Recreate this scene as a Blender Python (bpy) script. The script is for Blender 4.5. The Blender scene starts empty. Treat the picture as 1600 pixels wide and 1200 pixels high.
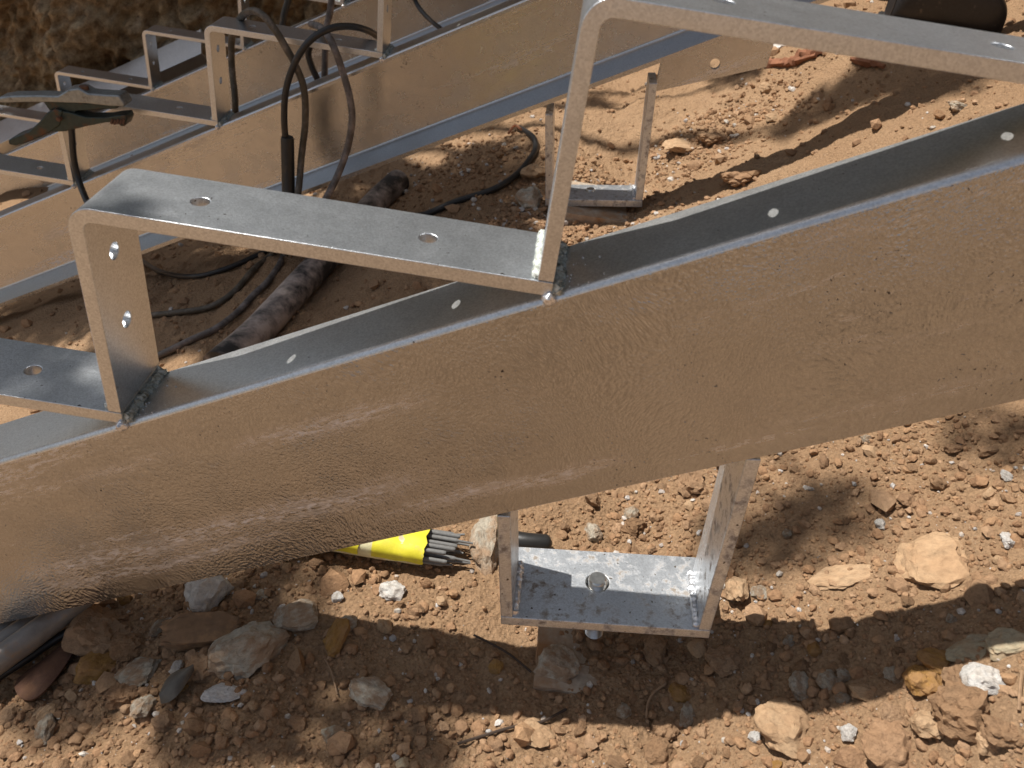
import bpy, bmesh, math, random
import numpy as np
from mathutils import Vector, Matrix, Euler, noise as mnoise

random.seed(7)
RNG = np.random.default_rng(11)
SC = bpy.context.scene
COL = SC.collection

# ------------------------------------------------------------------ camera, sky, sun
CR = Vector((0.987546, 0.092449, 0.127304))      # camera right
CD = Vector((0.157305, -0.594982, -0.788195))    # camera down
CF = CR.cross(CD).normalized()                   # camera forward
CPOS = Vector((0.29286, -0.45186, 0.43566))
FPX = 1290.07
cam_d = bpy.data.cameras.new('camera')
cam = bpy.data.objects.new('camera', cam_d)
COL.objects.link(cam)
m = Matrix((CR, -CD, -CF)).transposed().to_4x4()
m.translation = CPOS
cam.matrix_world = m
cam_d.sensor_width = 36
cam_d.lens = 36 * FPX / 1600
cam_d.clip_start = 0.02
cam_d.clip_end = 400
cam_d.dof.use_dof = True
cam_d.dof.focus_distance = 0.85
cam_d.dof.aperture_fstop = 13.0
SC.camera = cam

SUN = Vector((0.58, -0.105, -1.0)).normalized()   # direction the light travels
world = bpy.data.worlds.new('World')
SC.world = world
world.use_nodes = True
wn = world.node_tree.nodes
sky = wn.new('ShaderNodeTexSky')
sky.sky_type = 'NISHITA'
sky.sun_disc = False
sky.sun_elevation = math.asin(-SUN.z)
sky.sun_rotation = math.atan2(-SUN.x, -SUN.y)
sky.air_density = 1.0
sky.dust_density = 1.5
bg = wn['Background']
hz = wn.new('ShaderNodeHueSaturation')                # hazy, slightly washed-out sky
hz.inputs['Saturation'].default_value = 0.6
world.node_tree.links.new(sky.outputs[0], hz.inputs['Color'])
world.node_tree.links.new(hz.outputs[0], bg.inputs[0])
bg.inputs[1].default_value = 0.075
sun_d = bpy.data.lights.new('sun', 'SUN')
sun_d.energy = 5.0
sun_d.angle = math.radians(0.53)
sun_d.color = (1.0, 0.95, 0.88)
sun = bpy.data.objects.new('sun', sun_d)
COL.objects.link(sun)
sun.rotation_euler = SUN.to_track_quat('-Z', 'Y').to_euler()
sun.location = (-3, 1, 6)
SC.view_settings.view_transform = 'Standard'
SC.view_settings.look = 'None'
SC.view_settings.exposure = 0.30
SC.view_settings.gamma = 1
SC.view_settings.use_curve_mapping = False
SC.cycles.max_bounces = 8
SC.cycles.glossy_bounces = 5
SC.cycles.diffuse_bounces = 3

# ------------------------------------------------------------------ helpers
def ray(px, py):
    return (CR * ((px - 800) / FPX) + CD * ((py - 600) / FPX) + CF)

def onY(px, py, y):
    d = ray(px, py)
    return CPOS + d * ((y - CPOS.y) / d.y)

def onZ(px, py, z):
    d = ray(px, py)
    return CPOS + d * ((z - CPOS.z) / d.z)

def tag(o, label=None, cat=None, group=None, kind=None):
    if label: o['label'] = label
    if cat: o['category'] = cat
    if group: o['group'] = group
    if kind: o['kind'] = kind
    return o

def link(name, me, mat=None, parent=None, smooth=None):
    o = bpy.data.objects.new(name, me)
    COL.objects.link(o)
    if mat and not me.materials: me.materials.append(mat)
    if parent:
        o.parent = parent
        o.matrix_parent_inverse = Matrix.Translation(-Vector(parent.location))
    if smooth: smooth_mesh(me, smooth)
    return o

def smooth_mesh(me, ang=35):
    me.polygons.foreach_set('use_smooth', [True] * len(me.polygons))
    if ang < 180: me.set_sharp_from_angle(angle=math.radians(ang))

def mesh_py(name, v, f):
    me = bpy.data.meshes.new(name)
    me.from_pydata([tuple(p) for p in v], [], f)
    me.update()
    return me

def empty(name, loc):
    o = bpy.data.objects.new(name, None)
    o.empty_display_size = 0.05
    COL.objects.link(o)
    o.location = loc
    return o

def bake(me, mods):
    """run modifiers over a mesh and return the result"""
    o = bpy.data.objects.new('tmp', me)
    COL.objects.link(o)
    for typ, props in mods:
        md = o.modifiers.new('m', typ)
        for k, v in props.items(): setattr(md, k, v)
    dg = bpy.context.evaluated_depsgraph_get()
    dg.update()
    out = bpy.data.meshes.new_from_object(o.evaluated_get(dg))
    bpy.data.objects.remove(o)
    return out

def extrude_xz(name, poly, y0, y1, bevel=0.0008, holes=(), ang=30):
    """polygon in x,z pushed along y"""
    n = len(poly)
    v = [(x, y0, z) for x, z in poly] + [(x, y1, z) for x, z in poly]
    f = [tuple(range(n)), tuple(range(2 * n - 1, n - 1, -1))]
    f += [(i, i + n, (i + 1) % n + n, (i + 1) % n) for i in range(n)]
    me = mesh_py(name, v, f)
    bm = bmesh.new(); bm.from_mesh(me)
    bmesh.ops.recalc_face_normals(bm, faces=bm.faces)
    bm.to_mesh(me); bm.free()
    mods = []
    cut = None
    if holes:
        bm = bmesh.new()
        for (loc, axis, r) in holes:
            q = Vector(axis).to_track_quat('Z', 'Y').to_matrix().to_4x4()
            q.translation = loc
            bmesh.ops.create_cone(bm, cap_ends=True, segments=28, radius1=r, radius2=r, depth=0.05, matrix=q)
        cm = bpy.data.meshes.new('cut'); bm.to_mesh(cm); bm.free()
        cut = bpy.data.objects.new('cut', cm); COL.objects.link(cut)
        mods.append(('BOOLEAN', dict(object=cut, operation='DIFFERENCE', solver='EXACT')))
    if bevel:
        mods.append(('BEVEL', dict(width=bevel, segments=2, limit_method='ANGLE', angle_limit=math.radians(ang))))
    if mods: me = bake(me, mods)
    if cut: bpy.data.objects.remove(cut)
    smooth_mesh(me, 180)
    me = bake(me, [('WEIGHTED_NORMAL', dict(mode='FACE_AREA', weight=100, thresh=.01))])
    me.name = name
    return me

def arc(cx, cz, r, a0, a1, n=6):
    return [(cx + r * math.cos(math.radians(a0 + (a1 - a0) * i / n)), cz + r * math.sin(math.radians(a0 + (a1 - a0) * i / n))) for i in range(n + 1)]

def catmull(P, sub=8):
    P = [Vector(p) for p in P]
    Q = [P[0] * 2 - P[1]] + P + [P[-1] * 2 - P[-2]]
    out = []
    for i in range(1, len(Q) - 2):
        a, b, c, d = Q[i - 1:i + 3]
        for k in range(sub):
            t = k / sub
            out.append(0.5 * ((2 * b) + (c - a) * t + (2 * a - 5 * b + 4 * c - d) * t * t + (3 * b - a - 3 * c + d) * t ** 3))
    out.append(P[-1])
    return out

def tube_data(P, rad, seg=12, wob=0.0):
    """verts, faces of a tube along P; rad number or function of 0..1"""
    n = len(P)
    V, F = [], []
    t = (P[1] - P[0]).normalized()
    u = t.orthogonal().normalized()
    for i, p in enumerate(P):
        if i == 0: tt = P[1] - P[0]
        elif i == n - 1: tt = P[-1] - P[-2]
        else: tt = P[i + 1] - P[i - 1]
        tt = tt.normalized()
        u = (u - tt * u.dot(tt)).normalized()
        w = tt.cross(u)
        r = rad(i / (n - 1)) if callable(rad) else rad
        for k in range(seg):
            a = 2 * math.pi * k / seg
            rr = r * (1 + wob * mnoise.noise(p * 90 + Vector((k * 1.7, 0, 0))))
            V.append(p + u * (math.cos(a) * rr) + w * (math.sin(a) * rr))
    for i in range(n - 1):
        for k in range(seg):
            F.append((i * seg + k, i * seg + (k + 1) % seg, (i + 1) * seg + (k + 1) % seg, (i + 1) * seg + k))
    F.append(tuple(range(seg - 1, -1, -1)))
    F.append(tuple(range((n - 1) * seg, n * seg)))
    return V, F

def tube(name, P, rad, mat, parent=None, seg=12, wob=0.0):
    v, f = tube_data(P, rad, seg, wob)
    me = mesh_py(name, v, f)
    smooth_mesh(me, 50)
    return link(name, me, mat, parent)

def box_bm(bm, c, s, rot=None):
    mt = Matrix.Translation(c) @ (rot.to_4x4() if rot else Matrix.Identity(4)) @ Matrix.Diagonal((s[0], s[1], s[2], 1))
    return bmesh.ops.create_cube(bm, size=1, matrix=mt)

# ------------------------------------------------------------------ material kit
class M:
    def __init__(s, name):
        s.m = bpy.data.materials.new(name); s.m.use_nodes = True
        s.t = s.m.node_tree; s.n = s.t.nodes; s.b = s.n['Principled BSDF']
        tc = s.n.new('ShaderNodeTexCoord'); s.co = tc.outputs['Object']
    def L(s, a, b): s.t.links.new(a, b)
    def put(s, sock, v):
        if hasattr(v, 'is_output') or isinstance(v, bpy.types.NodeSocket): s.L(v, sock)
        else: sock.default_value = v
    def noise(s, scale, det=4, rough=.55, co=None, dist=0.0, out='Fac'):
        n = s.n.new('ShaderNodeTexNoise'); s.L(co or s.co, n.inputs['Vector'])
        n.inputs['Scale'].default_value = scale; n.inputs['Detail'].default_value = det
        n.inputs['Roughness'].default_value = rough; n.inputs['Distortion'].default_value = dist
        return n.outputs[out]
    def voro(s, scale, feat='F1', co=None, out='Distance', rnd=1):
        n = s.n.new('ShaderNodeTexVoronoi'); s.L(co or s.co, n.inputs['Vector']); n.feature = feat
        n.inputs['Scale'].default_value = scale; n.inputs['Randomness'].default_value = rnd
        return n.outputs[out]
    def ramp(s, fac, stops):
        n = s.n.new('ShaderNodeValToRGB'); s.L(fac, n.inputs[0]); e = n.color_ramp.elements
        while len(e) > 1: e.remove(e[-1])
        e[0].position = stops[0][0]; e[0].color = s.c4(stops[0][1])
        for p, c in stops[1:]:
            q = e.new(p); q.color = s.c4(c)
        return n.outputs[0]
    def c4(s, c): return (c, c, c, 1) if isinstance(c, (int, float)) else (c[0], c[1], c[2], 1)
    def mix(s, fac, a, b, mode='MIX'):
        n = s.n.new('ShaderNodeMix'); n.data_type = 'RGBA'; n.blend_type = mode
        s.put(n.inputs['Factor'], fac)
        for k, v in ((6, a), (7, b)):
            if isinstance(v, (tuple, list, int, float)): n.inputs[k].default_value = s.c4(v)
            else: s.L(v, n.inputs[k])
        return n.outputs[2]
    def math(s, op, a, b=0.0, clamp=False):
        n = s.n.new('ShaderNodeMath'); n.operation = op; n.use_clamp = clamp
        s.put(n.inputs[0], a); s.put(n.inputs[1], b)
        return n.outputs[0]
    def mapping(s, scale=(1, 1, 1), rot=(0, 0, 0), loc=(0, 0, 0), co=None):
        n = s.n.new('ShaderNodeMapping'); s.L(co or s.co, n.inputs[0])
        n.inputs['Scale'].default_value = scale; n.inputs['Rotation'].default_value = rot; n.inputs['Location'].default_value = loc
        return n.outputs[0]
    def bump(s, h, strength=.5, dist=.001, prev=None):
        n = s.n.new('ShaderNodeBump'); s.L(h, n.inputs['Height'])
        n.inputs['Strength'].default_value = strength; n.inputs['Distance'].default_value = dist
        if prev: s.L(prev, n.inputs['Normal'])
        return n.outputs[0]
    def fin(s, color=None, rough=None, metal=None, normal=None, spec=None):
        for k, v in (('Base Color', color), ('Roughness', rough), ('Metallic', metal), ('Normal', normal), ('Specular IOR Level', spec)):
            if v is None: continue
            if isinstance(v, (tuple, list)): v = s.c4(v)
            s.put(s.b.inputs[k], v)
        return s.m

SLOPE = math.atan(0.5595)

_b = lambda px, py: (lambda p: (p.x * math.cos(SLOPE) + p.z * math.sin(SLOPE), -p.x * math.sin(SLOPE) + p.z * math.cos(SLOPE)))(onY(px, py, 0))
BANDS = []
for (xa, ya), (xb, yb), hw, st_ in [((330, 693), (700, 628), .010, .95), ((0, 880), (700, 770), .016, 1.0), ((20, 920), (480, 835), .012, .9), ((560, 800), (1010, 722), .010, .9),
                                    ((60, 750), (300, 705), .008, .5), ((1150, 668), (1600, 590), .005, .35)]:
    A_, B_ = _b(xa, ya), _b(xb, yb)
    BANDS.append(((A_[1] + B_[1]) / 2, hw, A_[0], B_[0], st_))

def mat_galv(name, leather=1.0, base=0.62, rlo=.27, rhi=.42, scratch=True, metal=1.0, bands=False):
    k = M(name)
    along = k.mapping(rot=(0, SLOPE, 0))                    # x along the beam
    fine = k.noise(700, 3, .6)
    mid = k.noise(60, 3, .5)
    # crinkled hot-dip skin: distorted cells, ridges that swirl
    warp = k.noise(9, 2, .5, co=along, out='Color')
    wv = k.n.new('ShaderNodeVectorMath'); wv.operation = 'MULTIPLY_ADD'
    k.L(warp, wv.inputs[0]); wv.inputs[1].default_value = (.09, .09, .09); k.L(along, wv.inputs[2])
    wrk = k.noise(330, 1, .5, co=k.mapping(scale=(1.7, 1, .8), co=wv.outputs[0]), dist=.6)
    wrk2 = k.noise(640, 2, .6, co=wv.outputs[0], dist=.4)
    amp = k.ramp(k.noise(7, 2, .5, co=along), [(.46, .12), (.68, 1)])
    rdg = k.math('SUBTRACT', 1.0, k.math('MULTIPLY', k.math('ABSOLUTE', k.math('SUBTRACT', wrk, .5)), 7.0), True)
    grain = k.voro(420, 'SMOOTH_F1', co=k.mapping(scale=(1.15, 1, .95), co=wv.outputs[0]))
    h = k.math('ADD', k.math('MULTIPLY', rdg, k.math('MULTIPLY', amp, .55)), k.math('ADD', k.math('MULTIPLY', grain, 1.5), k.math('MULTIPLY', wrk2, .55)))
    n1 = k.bump(h, .42 * leather, .0009)
    n2 = k.bump(fine, .12, .0004, n1)
    n3 = k.bump(k.noise(11, 2, .5), .12, .004, n2)          # slight waviness of the plate
    col = k.mix(mid, (base * .91, base * .94, base * .98), (base * 1.04, base * 1.07, base * 1.11))
    col = k.mix(1.0, col, k.ramp(grain, [(.1, 1.06), (.6, .92)]), 'MULTIPLY')
    spangle = k.ramp(fine, [(.38, .92), (.62, 1.07)])
    col = k.mix(1.0, col, spangle, 'MULTIPLY')
    rough = k.ramp(k.noise(25, 4, .6), [(.3, rlo), (.7, rhi)])
    met = metal
    if scratch:
        st = k.noise(1, 5, .65, co=k.mapping(scale=(3.2, 3, 38), co=along))
        brk = k.noise(260, 3, .7, co=k.mapping(scale=(.35, 1, 1.2), co=along))
        low = k.noise(2.2, 2, .5, co=k.mapping(loc=(3.1, 0, 1.7), co=along))
        a = k.ramp(st, [(.56, 0), (.66, 1)])
        b = k.ramp(brk, [(.46, 0), (.6, 1)])
        c = k.ramp(low, [(.42, 0), (.58, 1)])
        msk = k.math('MULTIPLY', k.math('MULTIPLY', a, b), c)
        msk = k.math('MULTIPLY', msk, .75)
        if bands:
            # rubbed streaks that run along the web: (offset from the top edge, half width, x from, x to)
            sp_ = k.n.new('ShaderNodeSeparateXYZ'); k.L(along, sp_.inputs[0])
            wob = k.math('MULTIPLY', k.math('SUBTRACT', k.noise(6, 3, .6, co=along), .5), .03)
            zz = k.math('ADD', sp_.outputs[2], wob)
            for z0, hw, xa, xb, st_ in BANDS:
                g = k.math('SUBTRACT', 1.0, k.math('DIVIDE', k.math('ABSOLUTE', k.math('SUBTRACT', zz, z0)), hw), True)
                e1 = k.math('DIVIDE', k.math('SUBTRACT', sp_.outputs[0], xa), .06, True)
                e2 = k.math('DIVIDE', k.math('SUBTRACT', xb, sp_.outputs[0]), .06, True)
                fib = k.ramp(k.noise(1, 4, .7, co=k.mapping(scale=(14, 3, 230), co=along)), [(.44, 0), (.58, 1)])
                gg = k.math('MULTIPLY', k.math('MULTIPLY', g, k.math('MULTIPLY', e1, e2)), k.math('MULTIPLY', k.math('MAXIMUM', b, k.math('MULTIPLY', fib, .5)), st_))
                msk = k.math('MAXIMUM', msk, gg)
        col = k.mix(msk, col, (.80, .78, .78))
        rough = k.mix(msk, rough, .62)
        met = k.math('SUBTRACT', metal, k.math('MULTIPLY', msk, .62))
        # black specks in loose clusters
        sp = k.ramp(k.noise(330, 2, .6), [(.645, 0), (.675, 1)])
        cl = k.ramp(k.noise(26, 2, .5, co=k.mapping(loc=(1.3, .4, .2))), [(.58, 0), (.64, 1)])
        sk = k.math('MULTIPLY', sp, cl)
        col = k.mix(sk, col, (.05, .035, .025))
        met = k.math('MULTIPLY', met, k.math('SUBTRACT', 1.0, sk))
    return k.fin(col, rough, met, n3)

MAT_BEAM = mat_galv('galvanised_beam', 1.0, .46, .12, .22, metal=1.0, bands=True)
MAT_FLANGE = None
MAT_FAR = mat_galv('galvanised_beam_dull', .3, .54, .20, .32, scratch=True, metal=.97)

def mat_bar(name, dirt=0.0, dark=0.0, rl=.33):
    k = M(name)
    fine = k.noise(900, 2, .6)
    mid = k.noise(45, 4, .6)
    spk = k.voro(900, out='Color')
    n1 = k.bump(fine, .3, .0006)
    n2 = k.bump(k.noise(120, 3, .6), .06, .001, n1)
    col = k.mix(mid, (.58, .61, .64), (.68, .71, .74)) if not dark else k.mix(mid, (dark * .9, dark * .92, dark * .92), (dark * 1.1, dark * 1.12, dark * 1.12))
    sep = k.n.new('ShaderNodeSeparateColor'); k.L(spk, sep.inputs[0])
    col = k.mix(1.0, col, k.ramp(sep.outputs[0], [(0, .84), (1, 1.1)]), 'MULTIPLY')
    rough = k.ramp(mid, [(.25, rl), (.75, rl + .05)])
    met = .93
    if dirt:
        d = k.math('MULTIPLY', k.ramp(k.noise(90, 5, .7), [(.50, 0), (.64, 1)]), k.ramp(k.noise(22, 2, .5), [(.36, 0), (.55, 1)]))
        d = k.math('MULTIPLY', d, dirt * .75)
        col = k.mix(d, col, (.16, .11, .06))
        s2 = k.ramp(k.noise(210, 2, .5), [(.70, 0), (.73, 1)])
        col = k.mix(s2, col, (.05, .035, .02))
        rough = k.mix(d, rough, .8)
        met = k.math('MULTIPLY', k.math('SUBTRACT', 1.0, k.math('MAXIMUM', d, s2)), .8)
    else:
        s2 = k.math('MULTIPLY', k.ramp(k.noise(260, 2, .5), [(.72, 0), (.75, 1)]), k.ramp(k.noise(15, 2, .5), [(.5, 0), (.6, 1)]))
        col = k.mix(s2, col, (.05, .03, .02))
    return k.fin(col, rough, met, n2)

MAT_BAR = mat_bar('galvanised_bar')
MAT_FOOT = mat_bar('galvanised_foot', 1.1)
MAT_FLANGE = mat_bar('galvanised_flange', 0, .70, .34)

def mat_weld():
    k = M('weld_metal')
    n = k.bump(k.noise(500, 4, .7), .7, .001)
    col = k.ramp(k.noise(260, 3, .6), [(.35, (.30, .31, .26)), (.5, (.52, .55, .50)), (.7, (.78, .80, .76))])
    return k.fin(col, .5, .3, n)
MAT_WELD = mat_weld()

def mat_spatter():
    k = M('weld_spatter')
    return k.fin((.75, .76, .78), .35, .8)
MAT_SPAT = mat_spatter()

def mat_soil(name='soil', crumb=True):
    k = M(name)
    big = k.noise(2.3, 4, .6)
    mid = k.noise(28, 5, .65)
    fine = k.noise(330, 4, .7)
    col = k.ramp(big, [(.3, (.275, .168, .092)), (.5, (.35, .222, .126)), (.72, (.42, .280, .168))])
    col = k.mix(k.ramp(mid, [(.3, 0), (.7, .75)]), col, (.32, .200, .115))
    col = k.mix(1.0, col, k.ramp(fine, [(.3, .72), (.5, 1.0), (.72, 1.22)]), 'MULTIPLY')
    grit = k.ramp(k.noise(620, 2, .5), [(.68, 0), (.73, 1)])
    col = k.mix(k.math('MULTIPLY', grit, .5), col, (.62, .53, .44))
    n = k.bump(k.noise(520, 5, .8), 1.0, .0022)
    n = k.bump(k.voro(230), .6, .004, n)
    n = k.bump(k.noise(60, 4, .65), .5, .005, n)
    return k.fin(col, .95, 0, n, .15)
MAT_SOIL = mat_soil()

def mat_bank():
    k = M('bank_soil')
    col = k.ramp(k.noise(5, 5, .65, dist=.6), [(.3, (.26, .17, .09)), (.45, (.40, .28, .15)), (.6, (.52, .40, .25)), (.75, (.62, .52, .38))])
    col = k.mix(k.ramp(k.noise(26, 5, .7), [(.42, 0), (.65, .8)]), col, (.14, .075, .035))
    col = k.mix(1.0, col, k.ramp(k.noise(150, 4, .7), [(.3, .7), (.7, 1.25)]), 'MULTIPLY')
    n = k.bump(k.noise(90, 5, .75), .9, .01)
    return k.fin(col, .95, 0, n, .15)
MAT_BANK = mat_bank()

def mat_clod(name, cols, bumpy=.8, dust=.3, dustcol=(.37, .215, .115), attr=False):
    k = M(name)
    oi = k.n.new('ShaderNodeObjectInfo')
    q = 1.0 if attr else .016                  # single stones are unit meshes scaled to size
    if attr:
        at = k.n.new('ShaderNodeAttribute'); at.attribute_name = 'shade'
        rnd = at.outputs['Fac']
    else:
        rnd = oi.outputs['Random']
        va = k.n.new('ShaderNodeVectorMath'); va.operation = 'ADD'
        vs = k.n.new('ShaderNodeVectorMath'); vs.operation = 'SCALE'
        vs.inputs[0].default_value = (31, 17, 23); k.L(rnd, vs.inputs['Scale'])
        k.L(k.co, va.inputs[0]); k.L(vs.outputs[0], va.inputs[1]); k.co = va.outputs[0]
    base = k.ramp(rnd, [(i / (len(cols) - 1), c) for i, c in enumerate(cols)])
    f = k.noise(260 * q, 6, .75)
    col = k.mix(1.0, base, k.ramp(f, [(.3, .60), (.5, 1), (.7, 1.25)]), 'MULTIPLY')
    m2 = k.noise(75 * q, 5, .65)
    col = k.mix(k.ramp(m2, [(.42, 0), (.58, dust)]), col, dustcol)
    n = k.bump(k.noise(1100 * q, 5, .75), bumpy, .0012)
    n = k.bump(k.noise(300 * q, 5, .7), bumpy, .0035, n)
    return k.fin(col, .92, 0, n, .2)

SOILC = [(.29, .175, .10), (.36, .225, .13), (.24, .145, .08), (.43, .28, .17), (.33, .195, .11)]
MAT_CLOD = mat_clod('soil_clod', SOILC)
MAT_TAN = mat_clod('tan_stone', [(.40, .265, .155), (.45, .31, .19), (.36, .24, .14)], .45, .35)
MAT_OCHRE = mat_clod('ochre_stone', [(.30, .165, .05), (.34, .19, .06)], .6, .5)
MAT_GREY = mat_clod('grey_stone', [(.52, .45, .35), (.60, .54, .44), (.44, .39, .31)], 1.0, .7)
MAT_WHITE = mat_clod('white_stone', [(.66, .64, .60), (.74, .72, .69)], .8, .25, (.5, .36, .24))
MAT_SLATE = mat_clod('slate_stone', [(.37, .32, .22), (.33, .29, .21)], .4, .35)
MAT_CRUMB = mat_clod('soil_crumbs', SOILC + [(.34, .20, .11), (.44, .27, .15)], .6, .2, attr=True)
MAT_GRIT = mat_clod('pale_grit', [(.48, .44, .38), (.62, .58, .53), (.38, .37, .36), (.70, .67, .63)], .5, .3, attr=True)

def mat_simple(name, col, rough, metal=0, bs=0, bscale=200, dust=None, dlo=.5, dhi=.7, dscale=30):
    k = M(name)
    c = k.mix(1.0, col, k.ramp(k.noise(bscale, 3, .6), [(.3, .8), (.7, 1.15)]), 'MULTIPLY')
    if dust: c = k.mix(k.ramp(k.noise(dscale, 5, .7), [(dlo, 0), (dhi, 1)]), c, dust)
    n = k.bump(k.noise(bscale, 4, .6), bs, .001) if bs else None
    return k.fin(c, rough, metal, n)
MAT_BLACK = mat_simple('black_rubber', (.022, .021, .020), .42, bs=.2, bscale=120, dust=(.12, .075, .045), dlo=.58, dhi=.8)
MAT_OLIVE = mat_simple('dusty_olive_cable', (.075, .06, .04), .55, bs=.3, bscale=90, dust=(.24, .19, .15), dlo=.5, dhi=.75, dscale=60)
MAT_GREYC = mat_simple('dusty_grey_cable', (.10, .085, .075), .6, bs=.3, bscale=90, dust=(.33, .27, .24), dlo=.45, dhi=.75, dscale=50)
MAT_PIPE = mat_simple('dusty_black_pipe', (.03, .028, .027), .5, bs=.4, bscale=60, dust=(.46, .38, .33), dlo=.44, dhi=.60, dscale=9)
MAT_HOSE = mat_simple('worn_hose', (.22, .20, .18), .36, bs=.4, bscale=80, dust=(.25, .15, .07), dlo=.56, dhi=.72, dscale=40)
MAT_ROD = mat_simple('electrode_coating', (.17, .17, .165), .6, bs=.2, bscale=300, dust=(.16, .14, .12), dlo=.6, dhi=.8)
MAT_YEL = mat_simple('yellow_print', (.66, .59, .03), .6, bs=.5, bscale=45, dust=(.55, .42, .16), dlo=.56, dhi=.75, dscale=70)
MAT_CREAM = mat_simple('torn_cream_paper', (.62, .58, .36), .8, bs=.6, bscale=70, dust=(.42, .30, .18), dlo=.5, dhi=.7, dscale=60)
MAT_CONC = mat_simple('concrete', (.42, .35, .27), .95, bs=.6, bscale=150, dust=(.33, .18, .085), dlo=.42, dhi=.62, dscale=14)
MAT_RUST = mat_simple('rusty_steel', (.13, .065, .04), .8, .2, bs=.6, bscale=160, dust=(.20, .10, .05), dlo=.5, dhi=.7)
MAT_CLAMP = mat_simple('painted_clamp_steel', (.045, .06, .052), .5, .5, bs=.4, bscale=120, dust=(.11, .055, .03), dlo=.52, dhi=.66, dscale=28)
MAT_WORN = mat_simple('worn_bare_steel', (.30, .32, .32), .45, .8, bs=.3, bscale=150, dust=(.10, .07, .05), dlo=.55, dhi=.75, dscale=40)
MAT_WOOD = mat_simple('weathered_wood', (.22, .13, .07), .9, bs=.6, bscale=120, dust=(.34, .19, .09), dlo=.5, dhi=.7)
MAT_BARK = mat_simple('dry_bark', (.24, .10, .05), .9, bs=.6, bscale=120)
MAT_TWIG = mat_simple('dark_twig', (.05, .032, .022), .85)
MAT_TWIG2 = mat_simple('pale_root', (.30, .19, .11), .85)
MAT_BOLT = mat_simple('stainless_stud', (.62, .60, .56), .28, 1.0, bs=.1)
MAT_COPPER = mat_simple('bare_copper', (.55, .27, .16), .4, .9)
MAT_LEAF = mat_simple('leaf', (.06, .10, .03), .6)
MAT_TRUNK = mat_simple('trunk_bark', (.11, .075, .05), .9, bs=.8, bscale=40)
MAT_CLOTH = mat_simple('navy_cloth', (.02, .025, .045), .9, bs=.2, bscale=300)
MAT_BOOT = mat_simple('black_leather', (.018, .017, .018), .45, bs=.3, bscale=160, dust=(.2, .15, .11), dlo=.62, dhi=.8)
MAT_SKIN = mat_simple('skin', (.38, .22, .15), .55)

# ------------------------------------------------------------------ terrain
def vnoise(x, y, seed=0):
    xi = np.floor(x).astype(np.int64); yi = np.floor(y).astype(np.int64)
    xf = x - xi; yf = y - yi
    u = xf * xf * xf * (xf * (xf * 6 - 15) + 10); v = yf * yf * yf * (yf * (yf * 6 - 15) + 10)
    def hsh(a, b):
        n = (a * 374761393 + b * 668265263 + seed * 1442695041) & 0xFFFFFFFF
        n = ((n ^ (n >> 13)) * 1274126177) & 0xFFFFFFFF
        return ((n ^ (n >> 16)) & 0xFFFF) / 65535.0
    return (hsh(xi, yi) * (1 - u) + hsh(xi + 1, yi) * u) * (1 - v) + (hsh(xi, yi + 1) * (1 - u) + hsh(xi + 1, yi + 1) * u) * v - .5

def fbm(x, y, sc, octv=4, seed=0, g=.5):
    a, s = 1.0, 0.0
    for i in range(octv):
        s = s + a * vnoise(x * sc + 17.3 * i, y * sc - 9.1 * i, seed + i)
        a *= g; sc *= 2.03
    return s

def sstep(t):
    t = np.clip(t, 0, 1); return t * t * (3 - 2 * t)

def soft(t, w):     # smooth max(0,t)
    return .5 * (t + np.sqrt(t * t + w * w))

def height(x, y, detail=True):
    x = np.asarray(x, float); y = np.asarray(y, float)
    wob = .05 * fbm(x, y, 2.1, 2, 5)
    xs = x + wob
    z = -.236 + .05 * (xs - .1) - .40 * soft(.04 - xs, .10) + .58 * soft(xs - .485, .045) + .02 * sstep((xs - .46) / .06)
    # the far hillside flattens out both ways
    z = z - .42 * soft(x - 4.0, 1.0) + .28 * soft(-4.0 - x, 1.0)
    z = z - .075 * sstep((y - .35) / .3) * sstep((.32 - x) / .4)
    # soft mounds between the stringers
    z = z + .048 * fbm(x, y, 3.1, 3, 21) * sstep((y - .15) / .3)
    z = z + .062 * np.exp(-((x - .73) / .085) ** 2 - ((y + .10) / .085) ** 2)     # heap at the lower right
    # level spot where someone stands
    d2 = ((x - 1.03) / .22) ** 2 + ((y - 1.42) / .25) ** 2
    z = z + (0.105 - z) * np.exp(-d2 ** 2)
    # earth bank behind the third stringer
    z = z + 1.42 * sstep((y - 2.72) / .12) + .10 * soft(y - 3.2, .3)
    if detail:
        near = np.exp(-np.clip(np.abs(x - .4) - 1.2, 0, None) * 1.2) * np.exp(-np.clip(np.abs(y - .6) - 1.2, 0, None) * 1.2)
        z = z + .010 * fbm(x, y, 11, 4, 60, .55)
        lump = np.abs(fbm(x, y, 60, 3, 70, .6))
        z = z + near * (.0045 * lump + .010 * sstep((y - .25) / .4) * np.abs(fbm(x, y, 24, 4, 75, .6)) + .0022 * fbm(x, y, 210, 2, 80))
    return z

def H(x, y): return float(height(np.array([x]), np.array([y]))[0])

def ground(px, py, zoff=0.0):
    d = ray(px, py)
    ts = np.linspace(.45, 6, 1200)
    X = CPOS.x + d.x * ts; Y = CPOS.y + d.y * ts; Z = CPOS.z + d.z * ts
    g = height(X, Y) + zoff
    i = int(np.argmax(Z < g))
    a = (Z[i - 1] - g[i - 1]); b = (g[i] - Z[i]); t = ts[i - 1] + (ts[i] - ts[i - 1]) * a / (a + b + 1e-12)
    return CPOS + d * t

def axis_coords(lo, hi, fine, far, growth=1.06):
    a = list(np.arange(lo, hi, fine))
    s = fine; x = a[-1]
    while x < far: s *= growth; x += s; a.append(x)
    s = fine; x = lo; pre = []
    while x > -far: s *= growth; x -= s; pre.append(x)
    return np.array(pre[::-1] + a)

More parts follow.
